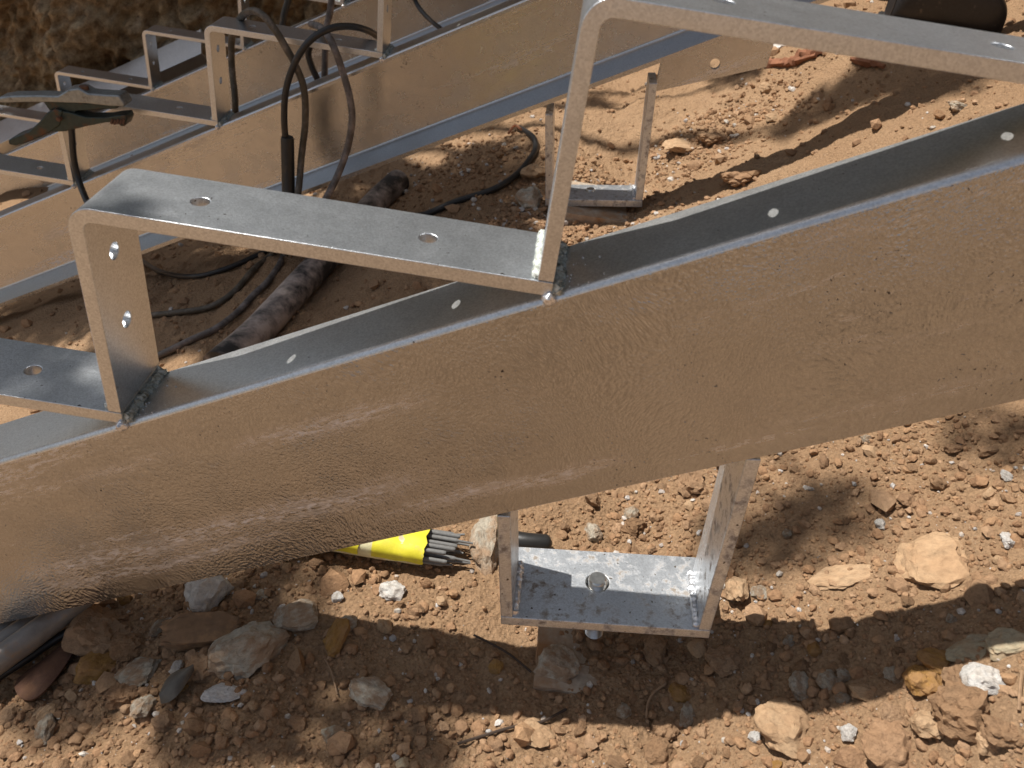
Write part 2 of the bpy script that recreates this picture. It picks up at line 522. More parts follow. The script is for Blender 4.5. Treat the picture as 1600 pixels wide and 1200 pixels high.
gx = axis_coords(-.45, 1.25, .0034, 120)
gy1 = list(np.arange(-.34, .32, .0032))
gy2 = list(np.arange(.32, 1.6, .006)); gy3 = list(np.arange(1.6, 3.0, .010))
gy = gy1 + gy2 + gy3
s_, y_ = .010, gy[-1]
while y_ < 120: s_ *= 1.07; y_ += s_; gy.append(y_)
s_, y_ = .0032, gy[0]; pre = []
while y_ > -120: s_ *= 1.07; y_ -= s_; pre.append(y_)
gy = np.array(pre[::-1] + gy)
GX, GY = np.meshgrid(gx, gy)
GZ = height(GX, GY)
nx, ny = len(gx), len(gy)
me = bpy.data.meshes.new('ground')
co = np.stack([GX, GY, GZ], -1).reshape(-1, 3)
idx = np.arange(nx * ny).reshape(ny, nx)
q = np.stack([idx[:-1, :-1], idx[:-1, 1:], idx[1:, 1:], idx[1:, :-1]], -1).reshape(-1, 4)
me.vertices.add(len(co)); me.vertices.foreach_set('co', co.ravel())
me.loops.add(q.size); me.loops.foreach_set('vertex_index', q.ravel().astype(np.int32))
me.polygons.add(len(q)); me.polygons.foreach_set('loop_start', np.arange(0, q.size, 4, dtype=np.int32))
me.update(calc_edges=True); smooth_mesh(me, 180)
tag(link('ground', me, MAT_SOIL), kind='structure')

# earth bank: a cut face of rooty soil, its top rolling back into the hillside
bx = np.concatenate([np.arange(-4, -1.9, .05), np.arange(-1.9, .6, .008), np.arange(.6, 5, .05)])
bv = np.arange(0, 1.9, .009)
BX, BV = np.meshgrid(bx, bv)
zb = height(BX, BX * 0 + 2.4, False) - .15
up = np.minimum(BV, 1.56); back = np.maximum(BV - 1.56, 0)
BZ = zb + up - .25 * back
rel = (1.2 * fbm(BX, BV, 1.6, 2, 140) + .55 * fbm(BX, BV * .8, 5, 3, 141) + .30 * np.abs(fbm(BX * 1.1, BV, 12, 3, 142)) + .13 * fbm(BX, BV, 34, 3, 143)) * .30
BY = 2.50 - .02 * up - rel - .10 * np.exp(-BV * 5) + back * 1.4
nxb, nyb = len(bx), len(bv)
me = bpy.data.meshes.new('earth_bank')
co = np.stack([BX, BY, BZ], -1).reshape(-1, 3)
idx = np.arange(nxb * nyb).reshape(nyb, nxb)
q = np.stack([idx[:-1, :-1], idx[:-1, 1:], idx[1:, 1:], idx[1:, :-1]], -1).reshape(-1, 4)
me.vertices.add(len(co)); me.vertices.foreach_set('co', co.ravel())
me.loops.add(q.size); me.loops.foreach_set('vertex_index', q.ravel().astype(np.int32))
me.polygons.add(len(q)); me.polygons.foreach_set('loop_start', np.arange(0, q.size, 4, dtype=np.int32))
me.update(calc_edges=True); smooth_mesh(me, 180)
tag(link('earth_bank', me, MAT_BANK), kind='structure')

# ------------------------------------------------------------------ stringers
T, R, TT, W = .3, .16785, .0100, .066
S = R / T
SN = math.sqrt(1 + S * S)
HB = .1963 / SN                     # beam depth square to its length
DU = Vector((1 / SN, 0, S / SN)); DV = Vector((-S / SN, 0, 1 / SN)); DY = Vector((0, 1, 0))

def channel_mesh(name, x0, x1, opened, wb, web_mat):
    tw, tf, r, ri, b = .006, .0075, .0056, .006, .0024
    tap = .011 if opened else 0.0           # rolled channels thicken towards the web
    P = [(wb, -HB), (r, -HB)]
    P = [(wb, -HB), (.0012, -HB), (0, -HB + .0012)]
    P += arc(r, -r, r, 180, 90)
    P += [(W - b, 0), (W, -b), (W, -tf), ]
    P += arc(tw + ri, -tf - ri, ri, 90, 180)
    P += arc(tw + ri, -HB + tf + tap + ri, ri, 180, 270)
    P += [(wb, -HB + tf)]
    if opened: P = [(W - y, v) for y, v in P][::-1]
    n = len(P)
    V = []
    us = [(x - TT) * SN for x in np.linspace(x0, x1, 9)]
    for u in us:
        V += [Vector((TT, 0, 0)) + DU * u + DY * y + DV * v for y, v in P]
    F = [tuple(range(n))]
    for i in range(len(us) - 1):
        F += [(i * n + k, (i + 1) * n + k, (i + 1) * n + (k + 1) % n, i * n + (k + 1) % n) for k in range(n)]
    F.append(tuple(range(len(us) * n - 1, (len(us) - 1) * n - 1, -1)))
    me = mesh_py(name, V, F)
    bm = bmesh.new(); bm.from_mesh(me); bmesh.ops.recalc_face_normals(bm, faces=bm.faces); bm.to_mesh(me); bm.free()
    smooth_mesh(me, 28)
    me.materials.append(web_mat); me.materials.append(MAT_FLANGE)
    for p in me.polygons:
        if p.normal.dot(DV) > .22 or p.normal.dot(DV) < -.75: p.material_index = 1
    return me

RO, RI = .017, .0065
lp = [(0, TT + .0003)] + arc(RO, R + TT - RO, RO, 180, 90, 9) + [(T + TT, R + TT), (T + TT, R)] + arc(TT + RI, R - RI, RI, 90, 180, 7) + [(TT, TT + .0003)]
HR = .0062
ME_STEP = extrude_xz('step_bracket', lp, 0, W, .0009,
    holes=[((.0737, .033, R), (0, 0, 1), HR), ((.2250, .033, R), (0, 0, 1), HR), ((0, .031, .131), (1, 0, 0), HR), ((0, .031, .0745), (1, 0, 0), HR)])

def bead_mesh(name, a, b, r, amp=.75, seg=10, n=46):
    P = [Vector(a).lerp(Vector(b), i / n) for i in range(n + 1)]
    def rad(t): return r * (.80 + .22 * abs(math.sin(t * n * .5 + 2 * math.sin(t * 9))) ** .6 + .25 * mnoise.noise(Vector((t * 11, r * 900, 2)))) * (1 if .02 < t < .98 else .55)
    V, F = tube_data(P, rad, seg)
    V = [v + Vector((mnoise.noise(v * 600), mnoise.noise(v * 600 + Vector((5, 0, 0))), mnoise.noise(v * 600 + Vector((0, 9, 0))))) * r * amp for v in V]
    me = mesh_py(name, V, F); smooth_mesh(me, 60); me.materials.append(MAT_WELD)
    return me
ME_BEAD1 = bead_mesh('flange_weld', (TT + .0025, .001, S * .0025 + .0015), (TT + .0025, W - .001, S * .0025 + .0015), .0048)
ME_BEAD2 = bead_mesh('corner_weld', (-.0012, .002, TT + .0015), (-.0012, W - .002, TT + .0015), .0030, .35)
bm = bmesh.new()
bmesh.ops.create_icosphere(bm, subdivisions=3, radius=.0044, matrix=Matrix.Translation((TT - .001, -.0005, -.0015)))
for v in bm.verts: v.co += Vector((mnoise.noise(v.co * 350), mnoise.noise(v.co * 350 + Vector((7, 0, 0))), mnoise.noise(v.co * 350 + Vector((0, 7, 0))))) * .0018
ME_DROP = bpy.data.meshes.new('weld_drop'); bm.to_mesh(ME_DROP); bm.free(); smooth_mesh(ME_DROP, 180); ME_DROP.materials.append(MAT_SPAT)
# spatter beads thrown on the flange round each weld
bm = bmesh.new()
for i in range(16):
    xx = TT + .004 + abs(random.gauss(0, .016)); yy = random.uniform(.002, .062)
    rr = random.uniform(.0004, .0010)
    bmesh.ops.create_icosphere(bm, subdivisions=1, radius=rr, matrix=Matrix.Translation((xx, yy, S * (xx - TT) + rr * .3)))
ME_SPAT = bpy.data.meshes.new('weld_spatter'); bm.to_mesh(ME_SPAT); bm.free(); smooth_mesh(ME_SPAT, 180); ME_SPAT.materials.append(MAT_SPAT)

def foot(parent, off, ang, depth, zl, zr, yoff=0.0, thk=.0105):
    """U-shaped foot: bottom bar with two upright legs; off = outer bottom-left corner"""
    wd, th = .1800, thk
    rot = Matrix.Rotation(-ang, 4, 'Y'); rot.translation = Vector(off) + Vector((0, yoff, 0))
    def put(nm, me, mat):
        o = link(nm, me, mat, parent)
        o.matrix_local = parent.matrix_world.inverted() @ rot if False else o.matrix_local
        o.matrix_basis = rot
        return o
    base = extrude_xz('foot_bar', [(0, 0), (wd, 0), (wd, th), (0, th)], 0, depth, .0010, holes=[((.0835, .045, 0), (0, 0, 1), .0105)])
    put('foot_bar', base, MAT_FOOT)
    lg = lambda xa, za, sk=0: extrude_xz('foot_leg', [(xa, th + .0003), (xa + th, th + .0003), (xa + th + sk, za), (xa + sk, za)], 0, .064, .0009)
    put('foot_leg', lg(0, zl), MAT_FOOT); put('foot_leg', lg(wd - th, zr, .0105), MAT_FOOT)
    b = bead_mesh('foot_weld', (th + .0015, .002, th + .0015), (th + .0015, .062, th + .0015), .0036, .5); b.materials.clear()
    put('foot_weld', b, MAT_SPAT)
    b = bead_mesh('foot_weld', (wd - th - .0015, .002, th + .0015), (wd - th - .0015, .062, th + .0015), .0036, .5); b.materials.clear()
    put('foot_weld', b, MAT_SPAT)
    # threaded stud up through the hole
    n = 60; pts = []
    V, F = [], []
    prof = []
    z = -.062
    while z < .0145:
        prof.append((.0076, z)); prof.append((.0086, z + .0008)); z += .0016
    prof += [(.0082, .0152), (.0070, .0163), (.0, .0163)]
    seg = 20
    for r_, z_ in prof:
        for k in range(seg):
            a = 2 * math.pi * k / seg
            V.append((.0835 + r_ * math.cos(a), .045 + r_ * math.sin(a), z_))
    for i in range(len(prof) - 1):
        for k in range(seg): F.append((i * seg + k, i * seg + (k + 1) % seg, (i + 1) * seg + (k + 1) % seg, (i + 1) * seg + k))
    sm = mesh_py('stud_bolt', V, F); smooth_mesh(sm, 30)
    put('stud_bolt', sm, MAT_BOLT)
    # nut under the bar
    bm = bmesh.new()
    bmesh.ops.create_cone(bm, cap_ends=True, segments=6, radius1=.0145, radius2=.0145, depth=.012, matrix=Matrix.Translation((.0835, .045, -.0065)))
    nm = bpy.data.meshes.new('nut'); bm.to_mesh(nm); bm.free()
    put('nut', nm, MAT_BOLT)

def stringer(off, label, x0, x1, opened, wb, mat, steps, group=None):
    off = Vector(off)
    root = empty('stair_stringer', off)
    tag(root, label, 'stair stringer', group)
    beam = link('channel_beam', channel_mesh('channel_beam', x0, x1, opened, wb, mat), None)
    beam.parent = root
    for k in steps:
        o = bpy.data.objects.new('step_bracket', ME_STEP); COL.objects.link(o); o.parent = root
        if not ME_STEP.materials: ME_STEP.materials.append(MAT_BAR)
        o.location = (k * T, 0, k * R)
        for nm, mm in (('flange_weld', ME_BEAD1), ('corner_weld', ME_BEAD2), ('weld_drop', ME_DROP), ('weld_spatter', ME_SPAT)):
            w = bpy.data.objects.new(nm, mm); COL.objects.link(w); w.parent = o
            if nm == 'weld_spatter': w['kind'] = 'stuff'
    return root

O2 = (-.321, .9915, -.1741); O3 = (-.959, 2.042, -.533)
st1 = stringer((0, 0, 0), 'nearest galvanised stair stringer, its broad web crossing the whole picture', -.75, 1.25, False, .030, MAT_BEAM, [-2, -1, 0, 1, 2], 'sawtooth stair stringers')
st2 = stringer(O2, 'middle galvanised stair stringer with the clamp and looped cables on its brackets', -1.15, 1.9, True, W, MAT_FAR, [-3, -2, -1, 0, 1, 2, 3, 4], 'sawtooth stair stringers')
st3 = stringer(O3, 'farthest stepped galvanised stringer, just in front of the flat channel and earth bank', -1.2, 2.6, True, W, MAT_FAR, [-3, -2, -1, 0, 1, 2, 3, 4, 5], 'sawtooth stair stringers')

AF = math.radians(8.2)
foot(st1, (.3185, 0, -.1680), AF, .082, .1345, .2060)
a = math.radians(8.8)
foot(st2, Vector((.3065, .9915, -.2265)) , a, .070, .172, .226, thk=.0135)
# gusset plate hanging under the middle stringer
gp = extrude_xz('gusset_plate', [(.462, .00), (.640, .070), (.640, .150), (.462, .055)], 1.030, 1.038, .001, holes=[((.553, 1.034, .062), (0, 1, 0), .0085)])
link('gusset_plate', gp, MAT_FAR, st2)

# flat channel lying against the bank
def flat_channel():
    r = empty('steel_channel', (-1.2, 2.2, -.62))
    tag(r, 'pale blue-grey steel channel leaning between the farthest stringer and the earth bank', 'steel channel')
    P = [(0, 0), (0, -.05), (.006, -.05), (.006, -.006), (.094, -.006), (.094, -.05), (.10, -.05), (.10, 0)]
    ca, sa = math.cos(.62), math.sin(.62)
    P = [(y * ca - v * sa, y * sa + v * ca) for y, v in P]
    V = []
    for u in (-1.6, -1.1, -.6, -.1, .40):
        V += [Vector((-1.2, 2.20, -.645)) + DU * u + DY * y + DV * v for y, v in P]
    n = len(P); F = [tuple(range(n)), tuple(range(5 * n - 1, 4 * n - 1, -1))]
    for i in range(4): F += [(i * n + k, (i + 1) * n + k, (i + 1) * n + (k + 1) % n, i * n + (k + 1) % n) for k in range(n)]
    me = mesh_py('channel_web', V, F)
    bm = bmesh.new(); bm.from_mesh(me); bmesh.ops.recalc_face_normals(bm, faces=bm.faces); bm.to_mesh(me); bm.free()
    me = bake(me, [('BEVEL', dict(width=.001, segments=2, limit_method='ANGLE'))])
    link('channel_web', me, MAT_FLANGE, r)
flat_channel()

# concrete pads under the feet
def pad(x0, x1, y0, y1, zt, label):
    bm = bmesh.new()
    box_bm(bm, ((x0 + x1) / 2, (y0 + y1) / 2, zt - .06), (x1 - x0, y1 - y0, .12))
    bmesh.ops.subdivide_edges(bm, edges=bm.edges, cuts=10, use_grid_fill=True)
    for v in bm.verts: v.co += Vector((mnoise.noise(v.co * 60), mnoise.noise(v.co * 60 + Vector((3, 0, 0))), .6 * mnoise.noise(v.co * 80))) * .0022
    me = bpy.data.meshes.new('concrete_pad'); bm.to_mesh(me); bm.free(); smooth_mesh(me, 40)
    tag(link('concrete_pad', me, MAT_CONC), label, 'concrete pad')
pa = ground(858, 985); pb = ground(1010, 1045)
pad(.358, .470, -.012, .115, H(.41, .0) - .0015, 'dusty concrete pad under the bolt of the nearest stringer foot')
pad(.33, .46, .96, 1.11, H(.39, 1.0) + .010, 'dusty concrete block under the bolted foot of the middle stringer')

# ------------------------------------------------------------------ rocks
def rock_mesh(name, seed, sub=3, flat=1.0, cuts=9, rough=.10, elong=1.0):
    rs = random.Random(seed)
    bm = bmesh.new(); bmesh.ops.create_icosphere(bm, subdivisions=sub, radius=1)
    off = Vector((rs.random(), rs.random(), rs.random())) * 40
    for v in bm.verts:
        d = v.co.normalized()
        v.co = d * (1 + .32 * mnoise.noise(d * 1.3 + off))
    for _ in range(cuts):
        n = Vector((rs.gauss(0, 1), rs.gauss(0, 1), rs.gauss(0, 1))).normalized(); c = rs.uniform(.55, .85)
        for v in bm.verts:
            d = v.co.dot(n) - c
            if d > 0: v.co -= n * d * .92
    for v in bm.verts:
        p = v.co
        p += p.normalized() * rough * (mnoise.noise(p * 3.5 + off) + .5 * mnoise.noise(p * 8 + off))
    if sub >= 4:
        for v in bm.verts:
            p = v.co; p += p.normalized() * rough * .28 * (mnoise.noise(p * 17 + off) + .6 * mnoise.noise(p * 34 + off))
    for v in bm.verts: v.co.x *= elong; v.co.z *= flat
    me = bpy.data.meshes.new(name); bm.to_mesh(me); bm.free()
    smooth_mesh(me, 28 if sub > 2 else 180)
    return me

MATS = dict(c=MAT_CLOD, t=MAT_TAN, o=MAT_OCHRE, g=MAT_GREY, w=MAT_WHITE, s=MAT_SLATE)
ROCKS = {}
def rock_for(kind, seed, sub=4, flat=1.0, rough=.12):
    key = (kind, seed % 7, sub, round(flat, 1))
    if key not in ROCKS:
        me = rock_mesh('rock', seed % 7 * 13 + 5, sub, 1.0, 10 if kind != 'c' else 6, rough if kind != 'c' else .2)
        me.materials.append(MATS[kind]); ROCKS[key] = me
    return ROCKS[key]

# px, py, width px, height px, tilt deg (image), kind, name, label
NOTABLE = [
 (1452, 888, 108, 70, 10, 't', 'stone', 'large smooth tan rock slab, widest on the sunlit soil right of the foot', 'stone', .45),
 (1312, 906, 96, 34, 10, 't', 'stone', 'low flat tan stone left of the large sunlit slab', 'stone', .35),
 (1232, 1147, 92, 62, 12, 't', 'stone', 'smooth tan stone at the bottom edge, its top in shadow', 'stone', .7),
 (1538, 1068, 60, 54, 0, 'w', 'stone', 'bright white jagged rock in the sun at lower right', 'stone', .9),
 (868, 1047, 62, 56, 25, 'g', 'stone', 'angular grey stone on bare soil in front of the concrete pad', 'stone', .9),
 (385, 1028, 120, 62, -52, 'g', 'stone', 'long pale grey dusty rock below the near web, largest on the left', 'stone', .8),
 (327, 936, 66, 60, 0, 'w', 'stone', 'chunky whitish stone just under the near web edge', 'stone', .9),
 (460, 972, 72, 36, -22, 'g', 'stone', 'elongated light stone beside the wooden chunk, upper right of the long grey rock', 'stone', .8),
 (578, 1088, 68, 42, 30, 'g', 'stone', 'blue-grey stone with a soil crust on its back, lower centre left', 'stone', .6),
 (764, 860, 52, 92, 0, 'g', 'stone', 'rough granite-like stone wedged beside the left leg of the near foot', 'stone', .9),
 (160, 1000, 88, 74, 0, 'c', 'stone', 'big dark brown clod in the shade right of the hoses', 'stone', .8),
 (150, 1050, 58, 52, 0, 'o', 'stone', 'ochre rounded stone under the big dark clod', 'stone', .8),
 (205, 1018, 50, 40, -35, 'c', 'stone', 'reddish brown wedge-shaped clod left of the wooden chunk', 'stone', .7),
 (220, 1056, 62, 34, -28, 'g', 'stone', 'silvery grey shard-like stone left of the small white pebble', 'stone', .6),
 (274, 1048, 20, 22, 0, 'w', 'pebble', 'small clean white pebble above the curved dark shard', 'pebble', .9),
 (224, 1113, 32, 42, 15, 'g', 'stone', 'pointed speckled grey stone standing at lower left', 'stone', .9),
 (74, 1143, 26, 42, -15, 'g', 'stone', 'upright oval light grey stone in sunlit soil at far lower left', 'stone', .9),
 (350, 1087, 58, 28, -8, 'w', 'stone', 'cream white stone right of the curved dark shard', 'stone', .7),
 (192, 1092, 40, 42, 0, 'c', 'stone', 'blocky brown clod left of the pointed speckled stone', 'stone', .8),
 (322, 1048, 44, 48, 0, 'c', 'stone', 'rough brown clod between the shard and the long grey rock', 'stone', .8),
 (250, 985, 20, 36, 20, 'g', 'stone', 'small whitish upright stone above the wooden chunk left end', 'stone', .9),
 (524, 1000, 34, 58, 10, 'o', 'stone', 'upright brown stone right of the long light stones', 'stone', .7),
 (612, 930, 40, 34, 20, 'w', 'stone', 'knobbly white-crusted stone below the yellow packet', 'stone', .8),
 (546, 980, 26, 26, 30, 'g', 'stone', 'small pale angular stone in the shadow edge under the yellow packet', 'stone', .8),
 (410, 930, 22, 16, -20, 'g', 'pebble', 'small shiny grey pebble between the chunky white stone and the red clods', 'pebble', .8),
 (526, 936, 18, 16, 0, 'w', 'pebble', 'pale pebble beside the ochre nugget below the web', 'pebble', .8),
 (926, 836, 26, 32, 0, 'g', 'stone', 'grey stone seen through the U of the near foot', 'stone', .9),
 (995, 828, 32, 26, 20, 'c', 'stone', 'orange-brown stone right of the grey one behind the near foot', 'stone', .8),
 (1078, 762, 42, 38, 0, 'c', 'stone', 'big crumbly clod behind the right leg inside the near foot', 'stone', .9),
 (1148, 930, 34, 52, 12, 't', 'stone', 'ochre stone half in sun right beside the right leg of the near foot', 'stone', .9),
 (1252, 1078, 34, 42, 5, 'g', 'stone', 'triangular grey stone in the deep shadow band, left of a pair of pale ones', 'stone', .8),
 (1295, 1068, 32, 34, 30, 'g', 'stone', 'first pale stone of the pair in the shadow band', 'stone', .8),
 (1316, 1060, 24, 22, 0, 'g', 'stone', 'second smaller pale stone of the pair in the shadow band', 'stone', .8),
 (1318, 1096, 26, 24, 0, 'g', 'stone', 'round light stone below the pair in the shadow band', 'stone', .8),
 (1353, 1086, 44, 20, 12, 't', 'stone', 'long narrow tan stone in the shadow band', 'stone', .7),
 (1396, 1058, 32, 20, 0, 'g', 'stone', 'flattish greyish stone right of the shadow band pair', 'stone', .7),
 (1440, 1072, 54, 52, 0, 'o', 'stone', 'ochre boulder with sunlit lower tip at lower right', 'stone', .8),
 (1470, 1040, 62, 34, 10, 'o', 'stone', 'dark flat ochre stone above the ochre boulder', 'stone', .6),
 (1520, 1018, 70, 34, 12, 's', 'stone', 'olive grey slab stone, left of the stacked slabs at right edge', 'stone', .5),
 (1572, 1012, 62, 52, 15, 's', 'stone', 'broad grey slab stone in shade at the right edge', 'stone', .5),
 (1530, 1000, 36, 16, 10, 's', 'stone', 'thin pale slab lying on top of the olive grey slab', 'stone', .4),
 (1504, 1120, 84, 72, 0, 'c', 'stone', 'largest crumbly orange-brown clod at lower right', 'stone', .9),
 (1500, 1068, 50, 36, 0, 'c', 'stone', 'clod half shaded touching the white jagged rock', 'stone', .8),
 (1450, 1142, 58, 48, 0, 't', 'stone', 'flat-faced tan clod left of the largest crumbly clod', 'stone', .8),
 (1398, 1178, 84, 62, 0, 'c', 'stone', 'wide low orange clod at the bottom edge', 'stone', .6),
 (1565, 1152, 56, 46, 0, 'c', 'stone', 'rounded reddish clod near the bottom right corner', 'stone', .8),
 (1540, 1160, 40, 50, 10, 't', 'stone', 'tan clod pressed against the rounded reddish clod', 'stone', .8),
 (1395, 1126, 38, 34, 0, 'c', 'stone', 'small clod at the edge of sunlight at lower right', 'stone', .8),
 (1327, 1150, 24, 26, 10, 'w', 'pebble', 'white jagged pebble right of the smooth tan stone', 'pebble', .9),
 (1178, 1154, 20, 16, 20, 'w', 'pebble', 'white pebble left of the smooth tan stone', 'pebble', .8),
 (1038, 1148, 34, 32, -20, 'c', 'stone', 'rounded clod on the bottom shadow edge, casting a dark shadow', 'stone', .9),
 (1035, 1182, 46, 34, 0, 'c', 'stone', 'low clod at bottom edge under the rounded one', 'stone', .7),
 (836, 1150, 54, 40, 10, 't', 'stone', 'flat round sandy clod near the bottom centre', 'stone', .6),
 (1072, 1122, 22, 36, 15, 'g', 'stone', 'upright bluish grey pebble right of the curved root', 'stone', .8),
 (1062, 1087, 34, 24, 0, 'o', 'stone', 'oval ochre stone above the bluish pebble', 'stone', .7),
 (1025, 1020, 34, 44, 0, 'c', 'stone', 'wedge-shaped red clod under the near foot bar', 'stone', .8),
 (1185, 930, 26, 18, 0, 'g', 'pebble', 'grey pebble at the sun edge right of the foot', 'pebble', .8),
 (1130, 1040, 52, 34, -15, 'c', 'stone', 'long earthy clod in shadow right of the foot', 'stone', .7),
 (1376, 822, 18, 16, 0, 'w', 'pebble', 'round white pebble in the gravelly hollow above the slab', 'pebble', .8),
 (1492, 872, 28, 20, 25, 'w', 'pebble', 'white split pebble just right of the large slab', 'pebble', .6),
 (1574, 848, 24, 26, 0, 'w', 'pebble', 'glaring white pebble on sunlit soil at right', 'pebble', .8),
 (1573, 748, 18, 20, 0, 'w', 'pebble', 'white pebble on sand just below the web at far right', 'pebble', .8),
 (1354, 688, 16, 14, 0, 'g', 'pebble', 'grey pebble right under the web lower edge', 'pebble', .8),
 (1062, 234, 62, 26, -20, 't', 'stone', 'long pale sandy rock right of the middle foot', 'stone', .6),
 (1110, 222, 40, 24, -12, 'c', 'stone', 'brown rock next to the long pale one beyond the near flange', 'stone', .7),
 (830, 318, 40, 40, 0, 'g', 'stone', 'round grey-brown rock left of the middle foot', 'stone', .8),
 (835, 275, 40, 36, 0, 't', 'stone', 'pale angular rock beside the cable left of the middle foot', 'stone', .8),
 (1496, 168, 34, 24, 0, 'g', 'stone', 'bluish grey stone in the dark gap above the near flange', 'stone', .7),
 (1195, 143, 18, 18, 0, 't', 'pebble', 'yellowish pebble on top of the sunlit gravel patch', 'pebble', .9),
 (1208, 188, 24, 16, 0, 't', 'pebble', 'largest pebble in the sunlit gravel patch', 'pebble', .7),
 (1222, 74, 26, 18, -20, 'w', 'pebble', 'whitish pebble beside the gusset plate', 'pebble', .7),
 (1155, 285, 60, 30, -5, 'c', 'stone', 'dark flat clod touching the near flange edge', 'stone', .7),
 (20, 1120, 40, 26, -40, 'c', 'stone', 'sunlit clod on the slope at the left edge', 'stone', .7),
 (76, 1118, 30, 40, 25, 't', 'stone', 'sunlit leaning clod above the oval grey stone', 'stone', .8),
]

def place_rock(px, py, w, h, tilt, kind, name, label, cat, flat, seed):
    p = ground(px, py)
    dist = (p - CPOS).dot(CF)
    sx = w * dist / FPX / 2; sy = h * dist / FPX / 2
    vz = min(sx, sy) * flat
    yl = max(sy * (1.15 if h > .75 * w else 1.35), vz * .6)
    o = bpy.data.objects.new(name, rock_for(kind, seed, 4, flat))
    COL.objects.link(o)
    o.scale = (sx * 1.18, yl * 1.12, vz * 1.15)
    slope = math.atan(.5) * (1 if (p.x > .5 and flat < .6) else 0)
    o.rotation_euler = Euler((random.uniform(-.15, .15), random.uniform(-.12, .12) - slope, -math.radians(tilt) + math.radians(5)))
    o.location = (p.x, p.y + yl * .15, H(p.x, p.y + yl * .15) + vz * .38)
    tag(o, label, cat)
    return o

occupied = []
for i, r in enumerate(NOTABLE):
    o = place_rock(*r[:6], r[6], r[7], r[8], r[9], i * 3 + 1)
    occupied.append((o.location.x, o.location.y, max(o.scale.x, o.scale.y)))

# density of rubble over the ground, in world metres
BLOBS = [  # px, py, radius px, gain
 (1350, 1010, 300, 1.0), (1480, 1130, 170, 1.0), (1040, 780, 110, 1.3), (1120, 1000, 110, .9), (1210, 870, 120, .9), (1350, 790, 110, .9),
 (1460, 770, 120, .6), (250, 1040, 190, 1.2), (470, 950, 140, 1.1), (600, 1060, 160, .8), (620, 900, 90, 1.0), (120, 1130, 90, .7),
 (700, 1130, 220, .35), (930, 1170, 150, .5), (1180, 180, 60, 1.3), (880, 350, 90, 1.2), (940, 290, 60, 1.2), (1080, 240, 60, .7),
 (1560, 900, 90, .8), (1230, 700, 70, .8), (1420, 690, 60, .6), (850, 400, 60, 1.0), (730, 260, 60, .5)]
BW = []
for px, py, r, g in BLOBS:
    p = ground(px, py); dist = (p - CPOS).dot(CF)
    BW.append((p.x, p.y, r * dist / FPX * 1.15, g))

def dens(x, y):
    d = np.full(x.shape, .045)
    for bx, by, br, g in BW:
        d = d + g * np.exp(-((x - bx) ** 2 + (y - by) ** 2) / (br * br))
    d = d * (1 + 1.5 * fbm(x, y, 7, 3, 33)) + .05 * (np.abs(y - .9) > .9)
    return np.clip(d, .015, 1)

def sample(n, x0, x1, y0, y1, power=1.0):
    X, Y = [], []
    tot = 0
    while tot < n:
        x = RNG.uniform(x0, x1, n); y = RNG.uniform(y0, y1, n)
        k = RNG.uniform(0, 1, n) < dens(x, y) ** power
        X.append(x[k]); Y.append(y[k]); tot += k.sum()
    return np.concatenate(X)[:n], np.concatenate(Y)[:n]

def scatter(name, mat, n, box, smin, smax, sub, label, power=1.0, pw=2.6, sink=.25):
    bases = []
    for s in range(6):
        me = rock_mesh('tmp', 100 + s, sub, 1, 8, .20)
        v = np.zeros(len(me.vertices) * 3); me.vertices.foreach_get('co', v)
        f = np.array([p.vertices[:] for p in me.polygons])
        bases.append((v.reshape(-1, 3), f)); bpy.data.meshes.remove(me)
    x, y = sample(n, *box, power=power)
    sz = smin + (smax - smin) * RNG.uniform(0, 1, n) ** pw
    z = height(x, y)
    Vs, Fs, As = [], [], []
    base = 0
    which = RNG.integers(0, 6, n)
    for s in range(6):
        k = np.where(which == s)[0]
        v0, f0 = bases[s]; nv = len(v0); m_ = len(k)
        # random rotations
        qn = RNG.normal(size=(m_, 4)); qn /= np.linalg.norm(qn, axis=1)[:, None]
        w_, a_, b_, c_ = qn.T
        Rm = np.stack([1 - 2 * (b_ * b_ + c_ * c_), 2 * (a_ * b_ - c_ * w_), 2 * (a_ * c_ + b_ * w_),
                       2 * (a_ * b_ + c_ * w_), 1 - 2 * (a_ * a_ + c_ * c_), 2 * (b_ * c_ - a_ * w_),
                       2 * (a_ * c_ - b_ * w_), 2 * (b_ * c_ + a_ * w_), 1 - 2 * (a_ * a_ + b_ * b_)], -1).reshape(m_, 3, 3)
        st = RNG.uniform(.65, 1.25, (m_, 1, 3))
        v = np.einsum('mij,mnj->mni', Rm, (v0[None] * st)) * sz[k][:, None, None]
        v[:, :, 2] *= .8
        v += np.stack([x[k], y[k], z[k] + sz[k] * (.5 - sink)], -1)[:, None, :]
        Vs.append(v.reshape(-1, 3)); Fs.append((f0[None] + base + (np.arange(m_) * nv)[:, None, None]).reshape(-1, 3))
        As.append(np.repeat(RNG.uniform(0, 1, m_), nv)); base += m_ * nv
    V = np.concatenate(Vs); F = np.concatenate(Fs); A = np.concatenate(As)
    me = bpy.data.meshes.new(name)
    me.vertices.add(len(V)); me.vertices.foreach_set('co', V.ravel())
    me.loops.add(F.size); me.loops.foreach_set('vertex_index', F.ravel().astype(np.int32))
    me.polygons.add(len(F)); me.polygons.foreach_set('loop_start', np.arange(0, F.size, 3, dtype=np.int32))
    me.update(calc_edges=True); smooth_mesh(me, 32)
    at = me.attributes.new('shade', 'FLOAT', 'POINT'); at.data.foreach_set('value', A.astype(np.float32))
    o = link(name, me, mat)
    return tag(o, label, name.replace('_', ' ').split()[-1], kind='stuff')

